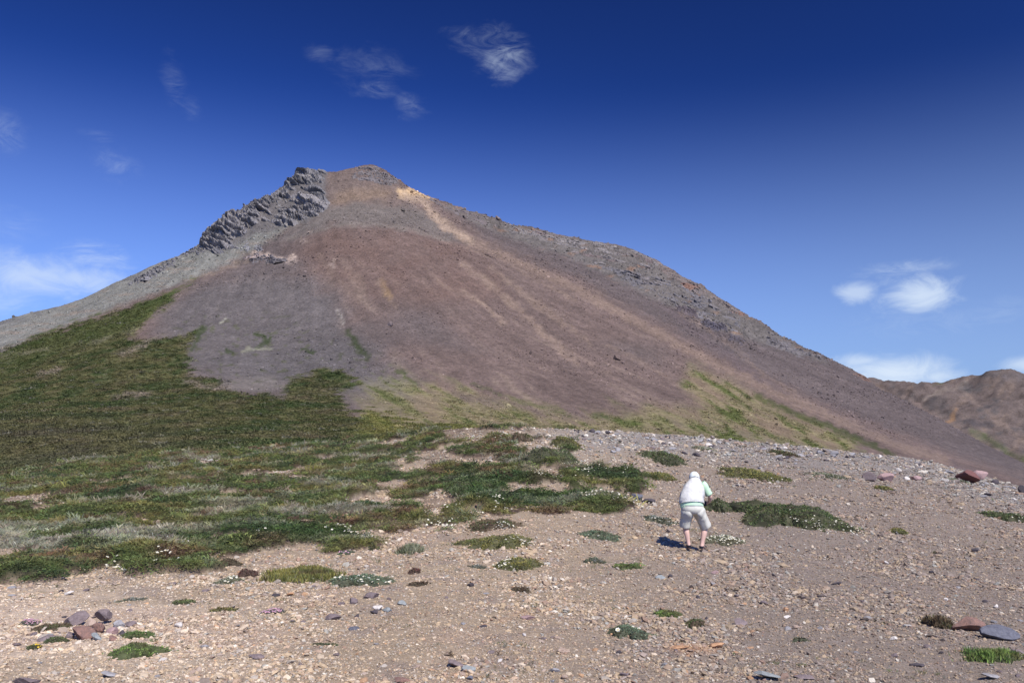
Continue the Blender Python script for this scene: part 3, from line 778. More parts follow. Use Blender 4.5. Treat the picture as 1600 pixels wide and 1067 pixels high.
def tints(r, base, px, py):
    n = len(base)
    w = np.tile(np.array([.30, .18, .13, .10, .12, .035, .06, .02, .05, .05]), (n, 1))
    left = sstep(750, 100, px) * sstep(870, 940, py); w[:, 4] += .45 * left; w[:, 5] += .05 * left; w[:, 0] += .2 * left
    rt = sstep(850, 1300, px); w[:, 2] += .22 * rt; w[:, 1] += .1 * rt; w[:, 6] += .05 * rt
    up = sstep(60, 15, py - np.interp(px, edge_pts[:, 0], edge_pts[:, 1])); w[:, 3] += .4 * up; w[:, 5] += .14 * up; w[:, 6] += .22 * up; w[:, 9] += .2 * up
    w /= w.sum(1)[:, None]
    k = (w.cumsum(1) < r.random(n)[:, None]).sum(1)
    t = PAL[np.minimum(k, 9)] * (1 + .16 * r.normal(size=(n, 1)))
    t = t * (1 - .22 * sstep(750, 1250, px + 60 * r.normal(size=n)))[:, None]
    return (t * .66 + base * .34) * np.array([1.03, 1.0, .90])


# positions: sample ground between camera and edge, density falls with distance
r = np.random.default_rng(11)
NG = 420000
Dl = np.exp(r.uniform(math.log(4.6), math.log(50), NG)); uu = r.uniform(-.93, .93, NG)
gx_, gy_ = uu * Dl, Dl
vmk = veg_mask(gx_, gy_); pxk, pyk = gpx(gx_, gy_)
De, _ = edge(pxk)
keep = (r.random(NG) > vmk * 1.4) & (gy_ < De + 2)
gx_, gy_, pxk, pyk, vmk = gx_[keep], gy_[keep], pxk[keep], pyk[keep], vmk[keep]
n = len(gx_)
sz = .0072 * (gy_ / 6) ** .72 * np.exp(r.normal(size=n) * .55)
sz = np.minimum(sz, .036 * (gy_ / 6) ** .7)
edg = sstep(60, 5, pyk - np.interp(pxk, edge_pts[:, 0], edge_pts[:, 1])) * sstep(700, 900, pxk); sz *= 1 + .35 * edg
sz *= .72 + .75 * sstep(-.35, .45, fbm(gx_ * .45, gy_ * .45, 33., o=4, rough=.65))
gz_ = g_h(gx_, gy_, vmk) + sz * .12
srcs = []
for i in range(8):
    v, f = stone_shape(r, 1, 5, (1, r.uniform(.65, .95), r.uniform(.35, .7)))
    srcs.append(mesh_obj('pebble', v, f, M_STONE))
rot = np.c_[r.normal(size=n) * .35, r.normal(size=n) * .35, r.uniform(0, 6.28, n)]
scl = sz[:, None] * r.uniform(.8, 1.25, (n, 3))
tb = ground_col(gx_, gy_, pxk, pyk)
scatter('gravel', srcs, np.c_[gx_, gy_, gz_], rot, scl, r.integers(0, 8, n), tints(r, tb, pxk, pyk))
print('gravel', n)

# ------------------------------------------------------------------ heath and grass over the left side (uncountable)
def leaf_clump(r, n=34, rad=1.0, ht=.55, ll=.22, grass=False, name='clump'):
    V, Fc = [], []
    for i in range(n):
        a = r.uniform(0, 6.28); q = rad * math.sqrt(r.random()); h = ht * (1 - (q / rad) ** 2) * r.uniform(.4, 1.1)
        p = np.array([q * math.cos(a), q * math.sin(a), h * (.15 if grass else 1)])
        if grass:
            d = np.array([r.normal() * .45, r.normal() * .45, 1.0]); L_ = ht * r.uniform(.8, 1.7)
        else:
            d = np.array([math.cos(a) * .8 + r.normal() * .5, math.sin(a) * .8 + r.normal() * .5, r.uniform(.0, 1.0)]); L_ = ll * r.uniform(.7, 1.4)
        d /= np.linalg.norm(d); s = np.cross(d, r.normal(size=3)); s /= np.linalg.norm(s) + 1e-6
        w = (.035 if grass else .30 * ll * 1.6)
        k = len(V)
        bend = np.array([d[0], d[1], -.3]) * L_ * .3
        V += [p - s * w * .5, p + s * w * .5, p + d * L_ * .6 + s * w * .6, p + d * L_ + bend]
        Fc.append((k, k + 1, k + 2, k + 3))
    return mesh_obj(name, np.array(V), np.array(Fc), M_LEAFI)


NV = 110000
Dl = np.exp(r.uniform(math.log(7.5), math.log(51), NV)); uu = r.uniform(-.96, .22, NV)
vx_, vy_ = uu * Dl, Dl; vmk = veg_mask(vx_, vy_); pxk, pyk = gpx(vx_, vy_); De, _ = edge(pxk)
keep = (vmk > .12 + .3 * r.random(NV)) & (vy_ < De + 2); vx_, vy_, pxk, pyk, vmk = vx_[keep], vy_[keep], pxk[keep], pyk[keep], vmk[keep]
n = len(vx_); vz_ = g_h(vx_, vy_, vmk)
vc = veg_col(vx_, vy_, pxk, pyk) * (1 + .30 * r.normal(size=(n, 1))) * (1 + .06 * r.normal(size=(n, 3)))
bright = r.random(n) < .08; vc[bright] = vc[bright] * 1.3 + np.array([.02, .03, .0])
pale_ = vc[:, 0] > .15
pick = np.where(pale_ | (r.random(n) < .15), r.integers(4, 7, n), r.integers(0, 4, n))
s = .068 * (vy_ / 9) ** .65 * np.exp(r.normal(size=n) * .3)
srcs = [leaf_clump(r) for i in range(4)] + [leaf_clump(r, 20, .8, .55, grass=True, name='tuft') for i in range(3)]
scatter('heath_and_grass', srcs, np.c_[vx_, vy_, vz_ - .004], np.c_[r.normal(size=n) * .2, r.normal(size=n) * .2, r.uniform(0, 6.28, n)], s[:, None] * r.uniform(.8, 1.3, (n, 3)), pick, vc * 1.5, 'low heather moss and grass covering the hummocky left side')
print('heath', n)

NS_ = 9000
Dl = np.exp(r.uniform(math.log(5.5), math.log(44), NS_)); uu = r.uniform(-.72, .72, NS_); sx, sy = uu * Dl, Dl
px_, py_ = gpx(sx, sy); vmk = veg_mask(sx, sy); k = (vmk < .2) & (fbm(sx * .5, sy * .5, 21., o=3) > .12 + .22 * sstep(700, 1300, px_) * sstep(30, 80, py_ - np.interp(px_, edge_pts[:, 0], edge_pts[:, 1])) - .15 * sstep(10, 40, sy)) & (r.random(NS_) < .55)
sx, sy = sx[k], sy[k]; n = len(sx); sz_ = g_h(sx, sy)
tc_ = np.array([(.10, .12, .045), (.16, .15, .07), (.12, .08, .05), (.18, .18, .13)])[r.integers(0, 4, n)] * np.exp(r.normal(size=(n, 1)) * .25)
scatter('scattered_sprigs', [leaf_clump(r, 16, 1.0, .5, .3) for i in range(3)] + [leaf_clump(r, 14, .6, .7, grass=True, name='tuft') for i in range(2)], np.c_[sx, sy, sz_], np.c_[r.normal(size=n) * .15, r.normal(size=n) * .15, r.uniform(0, 6.28, n)],
        (.028 * (sy / 8) ** .7 * np.exp(r.normal(size=n) * .35))[:, None] * np.ones((n, 3)), r.integers(0, 5, n), tc_, 'tiny sparse sprigs rooted between the gravel stones')
print('sprigs', n)

# tussocks on the hillside and rubble on the scree: real relief on the far slopes


def on_mountain(n, dlo, dhi, ulo, uhi, cover=None):
    D_ = r.uniform(dlo, dhi, n); U_ = r.uniform(ulo, uhi, n)
    i = np.clip(np.searchsorted(Ds, D_), 1, len(Ds) - 1); j = np.clip(((U_ - us[0]) / (us[1] - us[0])).astype(int), 0, len(us) - 2)
    nc = len(us); fi = (D_ - Ds[i - 1]) / (Ds[i] - Ds[i - 1]); fj = (U_ - us[j]) / (us[1] - us[0])
    G = lambda A: (A[(i - 1) * nc + j] * (1 - fi) * (1 - fj) + A[i * nc + j] * fi * (1 - fj) + A[(i - 1) * nc + j + 1] * (1 - fi) * fj + A[i * nc + j + 1] * fi * fj)
    return U_ * D_, D_, G(Zg), G(grn if cover is None else cover), np.stack([G(MC[:, k]) for k in range(3)], 1)


hx, hy, hz, hg, hc = on_mountain(230000, 70, 760, -.92, .46, np.maximum(grn, .60 * ygmount * (.4 + .6 * sstep(-.3, .3, yd))))
k = (hg > .3 + .6 * r.random(len(hx))) & (r.random(len(hx)) < .35 + .65 * (220 / hy) ** .5); hx, hy, hz, hc = hx[k], hy[k], hz[k], hc[k]; n = len(hx)
s = (.22 + .0012 * hy) * np.exp(r.normal(size=n) * .35)
tb = hc * np.exp(r.normal(size=(n, 1)) * .20); tb[r.random(n) < .03] = (.13, .12, .08)
scatter('hillside_heather', [leaf_clump(r, 20, 1.0, .38, .45) for i in range(4)], np.c_[hx, hy, hz - .03], np.c_[r.normal(size=n) * .1, r.normal(size=n) * .1, r.uniform(0, 6.28, n)], s[:, None] * r.uniform(.8, 1.3, (n, 3)), r.integers(0, 4, n), tb * 1.5, 'dark heather tussocks over the green hillside at the left')
print('tussocks', n)
hx, hy, hz, hg, hc = on_mountain(210000, 350, 1060, -.85, .80)
k = (hg < .3) & (hz > 5); hx, hy, hz, hc = hx[k], hy[k], hz[k], hc[k]; n = len(hx)
gxp, gyp = project(hx, hy, hz); nearc = np.maximum(sstep(-40, 0, poly_sd(gxp, gyp, cliff_poly)), sstep(-25, 0, poly_sd(gxp, gyp, band_poly)))
s = .00036 * hy * np.exp(r.normal(size=n) * .62) * (1 + .3 * nearc) * (.7 + .7 * sstep(-.2, .4, fbm(hx * .012, hy * .012, 3.0, o=3)))
srcs = []
for i in range(5):
    v, f = stone_shape(r, 1, 5, (1, r.uniform(.65, .95), r.uniform(.4, .8))); srcs.append(mesh_obj('rubble', v, f, M_STONE))
tb = hc * np.exp(r.normal(size=(n, 1)) * .25) * 1.15
scatter('scree_rubble', srcs, np.c_[hx, hy, hz + .1 * s], np.c_[r.normal(size=n) * .4, r.normal(size=n) * .4, r.uniform(0, 6.28, n)], s[:, None] * r.uniform(.8, 1.3, (n, 3)), r.integers(0, 5, n), tb, 'loose rubble on the scree of the mountain')
print('rubble', n)

# ------------------------------------------------------------------ flowers
def flower_geo(P, r, rad, colr, centre=(.55, .42, .08)):
    """six-petalled open flowers as small star discs on the points P"""
    V, Fc, Cc = [], [], []
    for p in P:
        rr_ = rad * r.uniform(.75, 1.25)
        nrm = np.array([r.normal() * .35, -.35 + r.normal() * .3, 1.0]); nrm /= np.linalg.norm(nrm)
        a = np.cross(nrm, [0, 1, .1]); a /= np.linalg.norm(a); b = np.cross(nrm, a)
        k = len(V); V.append(p + nrm * rr_ * -.1); Cc.append(centre)
        for j in range(12):
            t = j * math.pi / 6; q = rr_ * (1.0 if j % 2 == 0 else .72)
            V.append(p + (a * math.cos(t) + b * math.sin(t)) * q + nrm * rr_ * .12); Cc.append(colr)
        for j in range(0, 12, 2):
            Fc.append((k, k + 1 + j, k + 1 + (j + 1) % 12, k + 1 + (j + 2) % 12))
    return np.array(V), np.array(Fc), np.array(Cc)


# white flowers sprinkled in the heath, in drifts, one uncountable mass
spots = [(180, 896, 22, 6, 10), (262, 892, 26, 9, 16), (285, 862, 20, 3, 6), (405, 845, 10, 6, 6), (530, 836, 35, 9, 22), (560, 843, 20, 4, 14), (640, 805, 60, 8, 22), (690, 826, 25, 4, 14), (735, 802, 25, 5, 10),
         (780, 795, 14, 6, 12), (940, 782, 35, 5, 40), (845, 750, 25, 5, 26), (915, 742, 28, 8, 26), (980, 745, 20, 8, 14), (985, 792, 30, 6, 26), (870, 700, 20, 3, 8), (740, 688, 14, 3, 12), (780, 688, 20, 3, 14),
         (905, 728, 40, 4, 18), (1080, 695, 40, 5, 14), (1130, 712, 30, 5, 16), (1160, 700, 20, 3, 8), (1120, 735, 20, 6, 14)]
P = []
for (a, b, rx, ry, k) in spots:
    for j in range(int(k * 2)): P.append((a + r.normal() * rx * .55, b + r.normal() * ry * .55))
P = np.array([at_base(a, b) for a, b in P]); P = np.c_[P, g_h(P[:, 0], P[:, 1]) + r.uniform(.04, .085, len(P))]
V, Fc, Cc = flower_geo(P, r, .024, (.80, .79, .72))
V2 = V.copy()
fo = mesh_obj('white_wildflowers', V2, Fc, M_PETAL, col=Cc, kind='stuff'); fo['label'] = 'tiny white flowers dotted through the heath'

# ------------------------------------------------------------------ separate plant cushions
PG = 'plant cushions growing on the gravel'
KIND = {'green': ((.088, .108, .038), (.042, .062, .024)), 'dark': ((.060, .080, .028), (.090, .062, .034)), 'olive': ((.165, .145, .040), (.085, .095, .030)), 'blue': ((.115, .15, .090), (.07, .10, .055)),
        'bright': ((.13, .185, .045), (.065, .105, .028)), 'brown': ((.085, .055, .034), (.05, .042, .022)), 'pale': ((.19, .19, .12), (.10, .11, .06)), 'red': ((.12, .045, .032), (.07, .04, .03)), 'grey': ((.14, .14, .11), (.07, .085, .05))}


def cushion(px, py, rx, ry, kind, label, flowers=0, fcol=(.82, .81, .74), fspot=None, h=.10, grass=False, cat='plant', fl_r=.020):
    global r
    x0, y0, _z0 = at(px, py + ry * .55)
    x1, y1, _ = at(px, py - ry * .75)
    xr = rx / F * y0; yr = max((y1 - y0) * .5, xr * .35); yr = min(yr, xr * 1.6)
    cy = y0 + yr * .8; cx = (px - 800) / F * (cy * cp_ + (_z0 - EYE) * sp_)
    cz = float(g_h(np.array([cx]), np.array([cy]))[0])
    root = empty('cushion_plant', (cx, cy, cz), label, cat)
    ca, cb = [np.array(q) for q in KIND[kind]]
    so_ = r.uniform(0, 100)

    def surf(a, q):
        """height of the cushion at polar (a, q in 0..1)"""
        e = .98 + .85 * fbm(np.cos(a) * 1.6 + so_, np.sin(a) * 1.6, 1.0, o=4, rough=.65)
        x = np.cos(a) * q * xr * e; y = np.sin(a) * q * yr * e
        lump = .75 + .5 * fbm((cx + x) * 4, (cy + y) * 4, so_, o=3)
        return x, y, g_h(cx + x, cy + y) - cz + h * np.clip(1 - q ** 3.0, 0, 1) ** .8 * lump - .012 * (q > .97)
    nr_, na = 9, 40
    A_, Q_ = np.meshgrid(np.linspace(0, 2 * np.pi, na, endpoint=False), np.linspace(.02, 1, nr_))
    x, y, z = surf(A_.ravel(), Q_.ravel())
    i = (np.arange(nr_ - 1)[:, None] * na + np.arange(na)[None, :]).ravel(); j = (np.arange(nr_ - 1)[:, None] * na + (np.arange(na)[None, :] + 1) % na).ravel()
    V = [np.c_[x, y, z]]; Fc = [np.stack([i, j, j + na, i + na], 1)]
    Cc = [np.tile(cb * .5 + np.array([.04, .03, .02]), (len(x), 1)) * (1 + .3 * r.normal(size=(len(x), 1)))]; off = len(x)
    area = math.pi * xr * yr
    ls = .0026 * cy ** .9 if not grass else .0016 * cy
    nl = int(min(area / (ls * ls) * 2.6 + 60, 16000))
    a = r.uniform(0, 2 * np.pi, nl); q = np.sqrt(r.random(nl)) * (1.03 + .5 * (r.random(nl) < .10) * r.random(nl) ** 2)
    x, y, z = surf(a, q)
    kk = fbm((cx + x) * 5, (cy + y) * 5, so_ + 20, o=3) + .25 * r.normal(size=nl) > -.16 - .35 * (1 - q)
    a, q, x, y, z = a[kk], q[kk], x[kk], y[kk], z[kk]; nl = len(x)
    d = np.c_[np.cos(a) * q * .7 + r.normal(size=nl) * .5, np.sin(a) * q * .7 + r.normal(size=nl) * .5, r.uniform(.1, 1.1, nl)]
    if grass: d = np.c_[r.normal(size=nl) * .4, r.normal(size=nl) * .4, np.ones(nl)]
    d /= np.linalg.norm(d, axis=1)[:, None]
    s_ = np.cross(d, r.normal(size=(nl, 3))); s_ /= np.linalg.norm(s_, axis=1)[:, None]
    Ls = (ls * r.uniform(.7, 1.5, nl) * (3.6 if grass else 1))[:, None]; Ws = Ls * (.13 if grass else .38)
    p = np.c_[x, y, z - .003]
    V.append(np.stack([p - s_ * Ws * .5, p + s_ * Ws * .5, p + d * Ls * .6 + s_ * Ws * .5, p + d * Ls], 1).reshape(-1, 3))
    Fc.append(off + np.arange(nl * 4).reshape(-1, 4))
    pn = sstep(-.35, .35, fbm((cx + x) * 3.5, (cy + y) * 3.5, so_ + 3, o=3) + r.normal(size=nl) * .2)[:, None]
    lc = 1.5 * (ca * (1 - pn) + cb * pn) * (1 + .30 * r.normal(size=(nl, 1)))
    pn2 = sstep(.15, .45, fbm((cx + x) * 2.5 + 7, (cy + y) * 2.5, so_ + 8, o=3))[:, None] * .7; lc = lc * (1 - pn2) + np.array([.10, .065, .035]) * pn2
    dry = r.random(nl) < .06; lc[dry] = (.20, .17, .10)
    Cc.append(np.repeat(lc, 4, 0))
    mesh_obj('foliage', np.concatenate(V), np.concatenate(Fc), M_LEAF, parent=root, col=np.clip(np.concatenate(Cc), .01, .9))
    if flowers:
        if fspot is None: a = r.uniform(0, 6.28, flowers); q = np.sqrt(r.random(flowers)) * .95
        else: a = math.atan2(fspot[1], fspot[0]) + r.normal(size=flowers) * .5; q = np.clip(math.hypot(*fspot) + r.normal(size=flowers) * .22, 0, 1.1)
        X_, Y_, Z_ = surf(a, q)
        V, Fc, Cc = flower_geo(np.c_[X_, Y_, Z_ + .012], r, fl_r, fcol)
        mesh_obj('flowers', V, Fc, M_PETAL, parent=root, col=Cc, kind='stuff')
    return root


PINK = (.52, .26, .50)
cushion(1228, 806, 88, 34, 'green', 'largest dark green heath mound right of the person with white flowers on its lower edge', 150, fspot=(.35, -.8), h=.28)
cushion(1175, 743, 44, 13, 'olive', 'low olive heath mat up the slope right of the person with white flowers below it', 40, fspot=(.6, -.7), h=.14)
cushion(1037, 717, 34, 13, 'green', 'dark green heath mound left of and beyond the person under the stony rim', 8, h=.2)
cushion(1030, 746, 26, 8, 'olive', 'yellow brown heath mat just left of the person at head height', 6, h=.12)
cushion(1220, 708, 24, 8, 'dark', 'small dark green mat close under the stony rim right of the person', 0, h=.10)
cushion(1122, 792, 22, 15, 'green', 'green heath mound directly behind the hands of the person', 3, h=.24)
cushion(778, 850, 62, 12, 'olive', 'long olive heath mat with white flowers at its right end in mid gravel', 46, fspot=(.75, -.3), h=.12)
cushion(772, 822, 44, 9, 'dark', 'dark heath mat with a belt of white flowers just behind the long olive mat', 40, fspot=(.5, -.6), h=.12)
cushion(812, 885, 32, 13, 'olive', 'round olive and brown mound with white flowers on its left side', 26, fspot=(-.75, 0), h=.11)
cushion(938, 838, 29, 8, 'blue', 'blue green mat lying alone left of the person feet', 2, h=.08)
cushion(562, 909, 47, 11, 'blue', 'blue green mat dotted with white flowers in the left middle gravel', 30, h=.09)
cushion(470, 901, 56, 12, 'olive', 'yellow green grassy mat touching the flowered blue green mat on its left', 12, fspot=(0, -.8), h=.08, grass=True)
cushion(930, 877, 14, 5, 'grey', 'tiny grey green tuft left of the small bright green mat', 0, h=.05)
cushion(978, 886, 23, 6, 'bright', 'small flat bright green mat below and left of the person', 0, h=.05)
cushion(985, 989, 34, 14, 'blue', 'ragged green and grey cushion in the near centre gravel', 4, h=.07)
cushion(1043, 961, 20, 9, 'bright', 'compact bright green cushion in the near centre gravel', 0, h=.06)
cushion(1086, 978, 16, 6, 'dark', 'small dark green tuft right of the compact bright cushion', 0, h=.05)
cushion(1132, 846, 30, 8, 'pale', 'pale cushion crowded with white flowers beside the right sandal', 120, h=.09)
cushion(1586, 808, 42, 14, 'green', 'green heath mound cut by the right edge of the picture with white flowers below', 34, fspot=(-.3, -.85), h=.14)
cushion(1403, 831, 13, 6, 'olive', 'small olive tuft alone in the right gravel', 0, h=.06)
cushion(215, 1020, 44, 13, 'bright', 'largest bright green cushion in the near left corner below the stone pile', 0, h=.07)
cushion(212, 996, 24, 7, 'bright', 'small bright green cushion touching the right side of the stone pile', 0, h=.06)
cushion(80, 981, 26, 8, 'dark', 'dark green cushion left of the stone pile', 0, h=.05)
cushion(88, 1001, 16, 5, 'green', 'green tuft in front of the left end of the stone pile', 0, h=.04)
cushion(46, 977, 14, 5, 'grey', 'pink flowering cushion at the far left beyond the stone pile', 60, fcol=PINK, h=.04, fl_r=.009)
cushion(54, 1012, 12, 4, 'green', 'tiny tuft with yellow flowers in the near left corner', 9, fcol=(.75, .50, .04), h=.03, fl_r=.010)
cushion(1468, 978, 18, 8, 'dark', 'dark grassy tuft at the left foot of the brown boulder', 0, h=.09, grass=True)
cushion(1545, 1029, 40, 11, 'bright', 'bright green grass patch in the near right corner', 0, h=.05, grass=True)
cushion(1295, 744, 24, 6, 'pale', 'pale flowering mat far up the right slope', 46, h=.08)
cushion(1100, 702, 18, 5, 'pale', 'pale flowering mat near the rim above the head of the person', 26, h=.08)
cushion(815, 922, 15, 4, 'brown', 'small brown withered tuft in the centre gravel', 0, h=.05)
cushion(540, 865, 12, 5, 'blue', 'tiny tuft with pink and white flowers under the heath edge', 10, fcol=PINK, h=.06)
cushion(640, 863, 17, 5, 'pale', 'pale grey green tuft alone in the upper left gravel', 0, h=.07, grass=True)
cushion(425, 956, 19, 5, 'grey', 'pink flowering cushion in the left centre gravel', 90, fcol=PINK, h=.04, fl_r=.009)
cushion(648, 894, 9, 5, 'red', 'small red leaved tuft right of the flowered blue green mat', 0, h=.06)
cushion(655, 914, 18, 3, 'brown', 'flat brown withered mat right of the flowered blue green mat', 0, h=.03)
cushion(1380, 763, 12, 5, 'olive', 'small olive tuft below the brown rocks on the right rim', 0, h=.08)
cushion(510, 1009, 20, 3, 'green', 'sparse flat green sprig in the near left centre gravel', 0, h=.02)
cushion(1030, 813, 26, 9, 'grey', 'grey green mat full of white flowers at the left of the person knees', 54, h=.09)
cushion(356, 883, 22, 6, 'brown', 'dark brown tuft just right of the heath tip at the left', 0, h=.09)
cushion(387, 898, 15, 8, 'red', 'reddish tuft left of the yellow green grassy mat', 0, h=.10)
cushion(360, 909, 16, 5, 'pale', 'small pale flowering tuft left of the reddish tuft', 14, h=.05)
cushion(286, 941, 16, 4, 'green', 'thin green tuft near the pale gravel at the left', 0, h=.04)
cushion(352, 951, 18, 4, 'olive', 'thin olive tuft between the stone pile and the pink cushion', 0, h=.03)
cushion(858, 719, 42, 11, 'green', 'green heath mound at the right tip of the big heath area', 6, h=.22)
cushion(886, 696, 27, 7, 'olive', 'olive heath mat near the stony rim left of centre', 3, h=.16)
cushion(806, 690, 28, 6, 'dark', 'dark heath mat on the rim above the big heath area', 4, h=.16)
cushion(1250, 1002, 12, 3, 'blue', 'tiny blue green tuft in the near right gravel', 0, h=.03)
cushion(585, 858, 10, 3, 'green', 'tiny green tuft beside the lower heath edge', 0, h=.04)
cushion(1500, 752, 14, 3, 'pale', 'faint pale tuft under the red boulder', 0, h=.05)
cushion(206, 938, 22, 3, 'grey', 'flat grey green sprig over the pale gravel at the left', 0, h=.02)
cushion(745, 885, 14, 3, 'grey', 'flat grey sprig left of the round olive and brown mound', 0, h=.03)

# ------------------------------------------------------------------ rocks
def rock_mat(name, col, col2):
    m, t, b = new_mat(name, .88, .25)
    tcn = t.nodes.new('ShaderNodeTexCoord'); n = t.nodes.new('ShaderNodeTexNoise'); n.inputs['Scale'].default_value = 26; n.inputs['Detail'].default_value = 8; n.inputs['Roughness'].default_value = .7
    t.links.new(tcn.outputs['Object'], n.inputs['Vector'])
    rp = t.nodes.new('ShaderNodeValToRGB'); rp.color_ramp.elements[0].color = (*col2, 1); rp.color_ramp.elements[1].color = (*col, 1)
    rp.color_ramp.elements[0].position = .35; rp.color_ramp.elements[1].position = .62
    t.links.new(n.outputs[0], rp.inputs[0]); t.links.new(rp.outputs[0], b.inputs['Base Color'])
    n2 = t.nodes.new('ShaderNodeTexNoise'); n2.inputs['Scale'].default_value = 70; n2.inputs['Detail'].default_value = 5; t.links.new(tcn.outputs['Object'], n2.inputs['Vector'])
    bp = t.nodes.new('ShaderNodeBump'); bp.inputs['Strength'].default_value = .6; bp.inputs['Distance'].default_value = .012
    t.links.new(n2.outputs[0], bp.inputs['Height']); t.links.new(bp.outputs[0], b.inputs['Normal'])
    return m


RM = {'red': rock_mat('rust_rock', (.24, .135, .10), (.13, .085, .07)), 'deepred': rock_mat('red_rock', (.17, .075, .06), (.09, .045, .04)), 'slate': rock_mat('slate_rock', (.13, .13, .145), (.075, .075, .09)),
      'purple': rock_mat('purple_rock', (.20, .155, .145), (.13, .10, .095)), 'tan': rock_mat('tan_rock', (.40, .30, .22), (.28, .20, .15)), 'grey': rock_mat('grey_rock', (.30, .285, .27), (.19, .175, .17)),
      'pale': rock_mat('pale_rock', (.58, .53, .46), (.42, .37, .31)), 'dark': rock_mat('dark_rock', (.085, .07, .072), (.045, .038, .04)), 'pink': rock_mat('pink_rock', (.36, .24, .21), (.24, .16, .15)),
      'orange': rock_mat('orange_rock', (.46, .27, .14), (.33, .18, .10)), 'bluegrey': rock_mat('blue_grey_rock', (.25, .262, .245), (.17, .18, .17))}


def rock(px, py, w, hgt, mat, label, seed, name='rock', flat=None, yaw=None, lift=0.0, dep=.8, sub=3, tilt=.12, cuts=9, dy=0.0):
    """rock whose base sits at pixel (px, py), w and hgt in photo pixels"""
    rr = np.random.default_rng(seed)
    x, y, z = at(px, py)
    y += dy; z = float(g_h(np.array([x]), np.array([y]))[0])
    W_ = w / F * y; H_ = max(hgt - dep * w * 1.6 / y * .8, .38 * hgt) / F * y * 1.1
    v, f = stone_shape(rr, sub, cuts, (1, 1, 1), .05)
    v = v / np.abs(v).max(0)
    v = v * np.array([W_ * .5, W_ * .5 * dep, H_ * .62])
    A = np.array(Euler((rr.normal() * tilt, rr.normal() * tilt, rr.uniform(-.3, .3) if yaw is None else yaw)).to_matrix())
    v = v @ A.T
    v[:, 2] -= v[:, 2].min() + H_ * .16
    o = mesh_obj(name, v, f, RM[mat]); o.location = ((px - 800) / F * ((y + W_ * .3 * dep) * cp_ + (z - EYE) * sp_), y + W_ * .3 * dep, z + lift)
    tag(o, label, 'rock')
    return o


rock(1512, 987, 50, 26, 'red', 'rust brown angular boulder in the near right leaning by the dark slab', 21, 'boulder', dep=.7)
rock(1563, 1001, 60, 24, 'slate', 'dark slate grey boulder with a flat top at the near right edge', 22, 'boulder', dep=.7, yaw=.1)
rock(1513, 754, 34, 17, 'deepred', 'dark red boulder on the rim at the right', 23, 'boulder', dep=.8)
rock(1530, 752, 26, 14, 'pink', 'pale pinkish rock standing behind the dark red boulder', 24, dep=.6, dy=.8)
rock(1556, 756, 14, 8, 'dark', 'small dark rock right of the dark red boulder on the rim', 25)
rock(1362, 752, 28, 15, 'purple', 'brown purple rock on the upper right slope, left one of a pair', 26)
rock(1385, 752, 22, 12, 'pink', 'pinkish rock on the upper right slope, right one of a pair', 27)
rock(1430, 750, 20, 9, 'pink', 'low pinkish rock between the rock pair and the dark red boulder', 28)
rock(996, 784, 18, 14, 'slate', 'dark grey rock sitting in the eroded hollow left of the person', 29)
rock(1013, 787, 22, 8, 'dark', 'flat black rock beside the grey rock in the eroded hollow', 30)
rock(1597, 772, 12, 12, 'dark', 'small upright dark rock at the right picture edge', 46)
# stone pile at the near left
pile = [(161, 976, 28, 20, 'purple', 'round purple grey stone, highest of the stone pile', .045), (141, 981, 17, 12, 'tan', 'small tan stone on top of the pile, left of the round purple one', .035),
        (128, 999, 42, 20, 'red', 'long rust brown slab at the front of the stone pile', 0), (155, 990, 24, 14, 'red', 'rust brown stone in the middle of the pile', .02), (108, 996, 22, 13, 'purple', 'purple stone at the left front of the pile', 0),
        (115, 975, 40, 16, 'purple', 'broad flat purple stone at the back left of the pile', 0), (176, 991, 24, 14, 'pink', 'pinkish brown stone at the right front of the pile', 0), (186, 982, 18, 12, 'grey', 'grey stone at the right end of the pile', 0),
        (176, 1004, 16, 8, 'red', 'small rust stone in front of the right end of the pile', 0), (152, 1001, 20, 10, 'bluegrey', 'small grey green stone at the foot of the pile', 0), (205, 980, 22, 9, 'purple', 'low purple stone just right of the pile', 0),
        (72, 1000, 36, 10, 'purple', 'flat purple grey slab left of the pile', 0), (190, 995, 14, 8, 'dark', 'small dark stone wedged at the right of the pile', 0)]
for i, (a, b, w, h_, m_, lb, lf) in enumerate(pile):
    rock(a, b, w * 1.05, h_ * 1.0, m_, lb, 60 + i, lift=lf, dep=.7, tilt=.2)
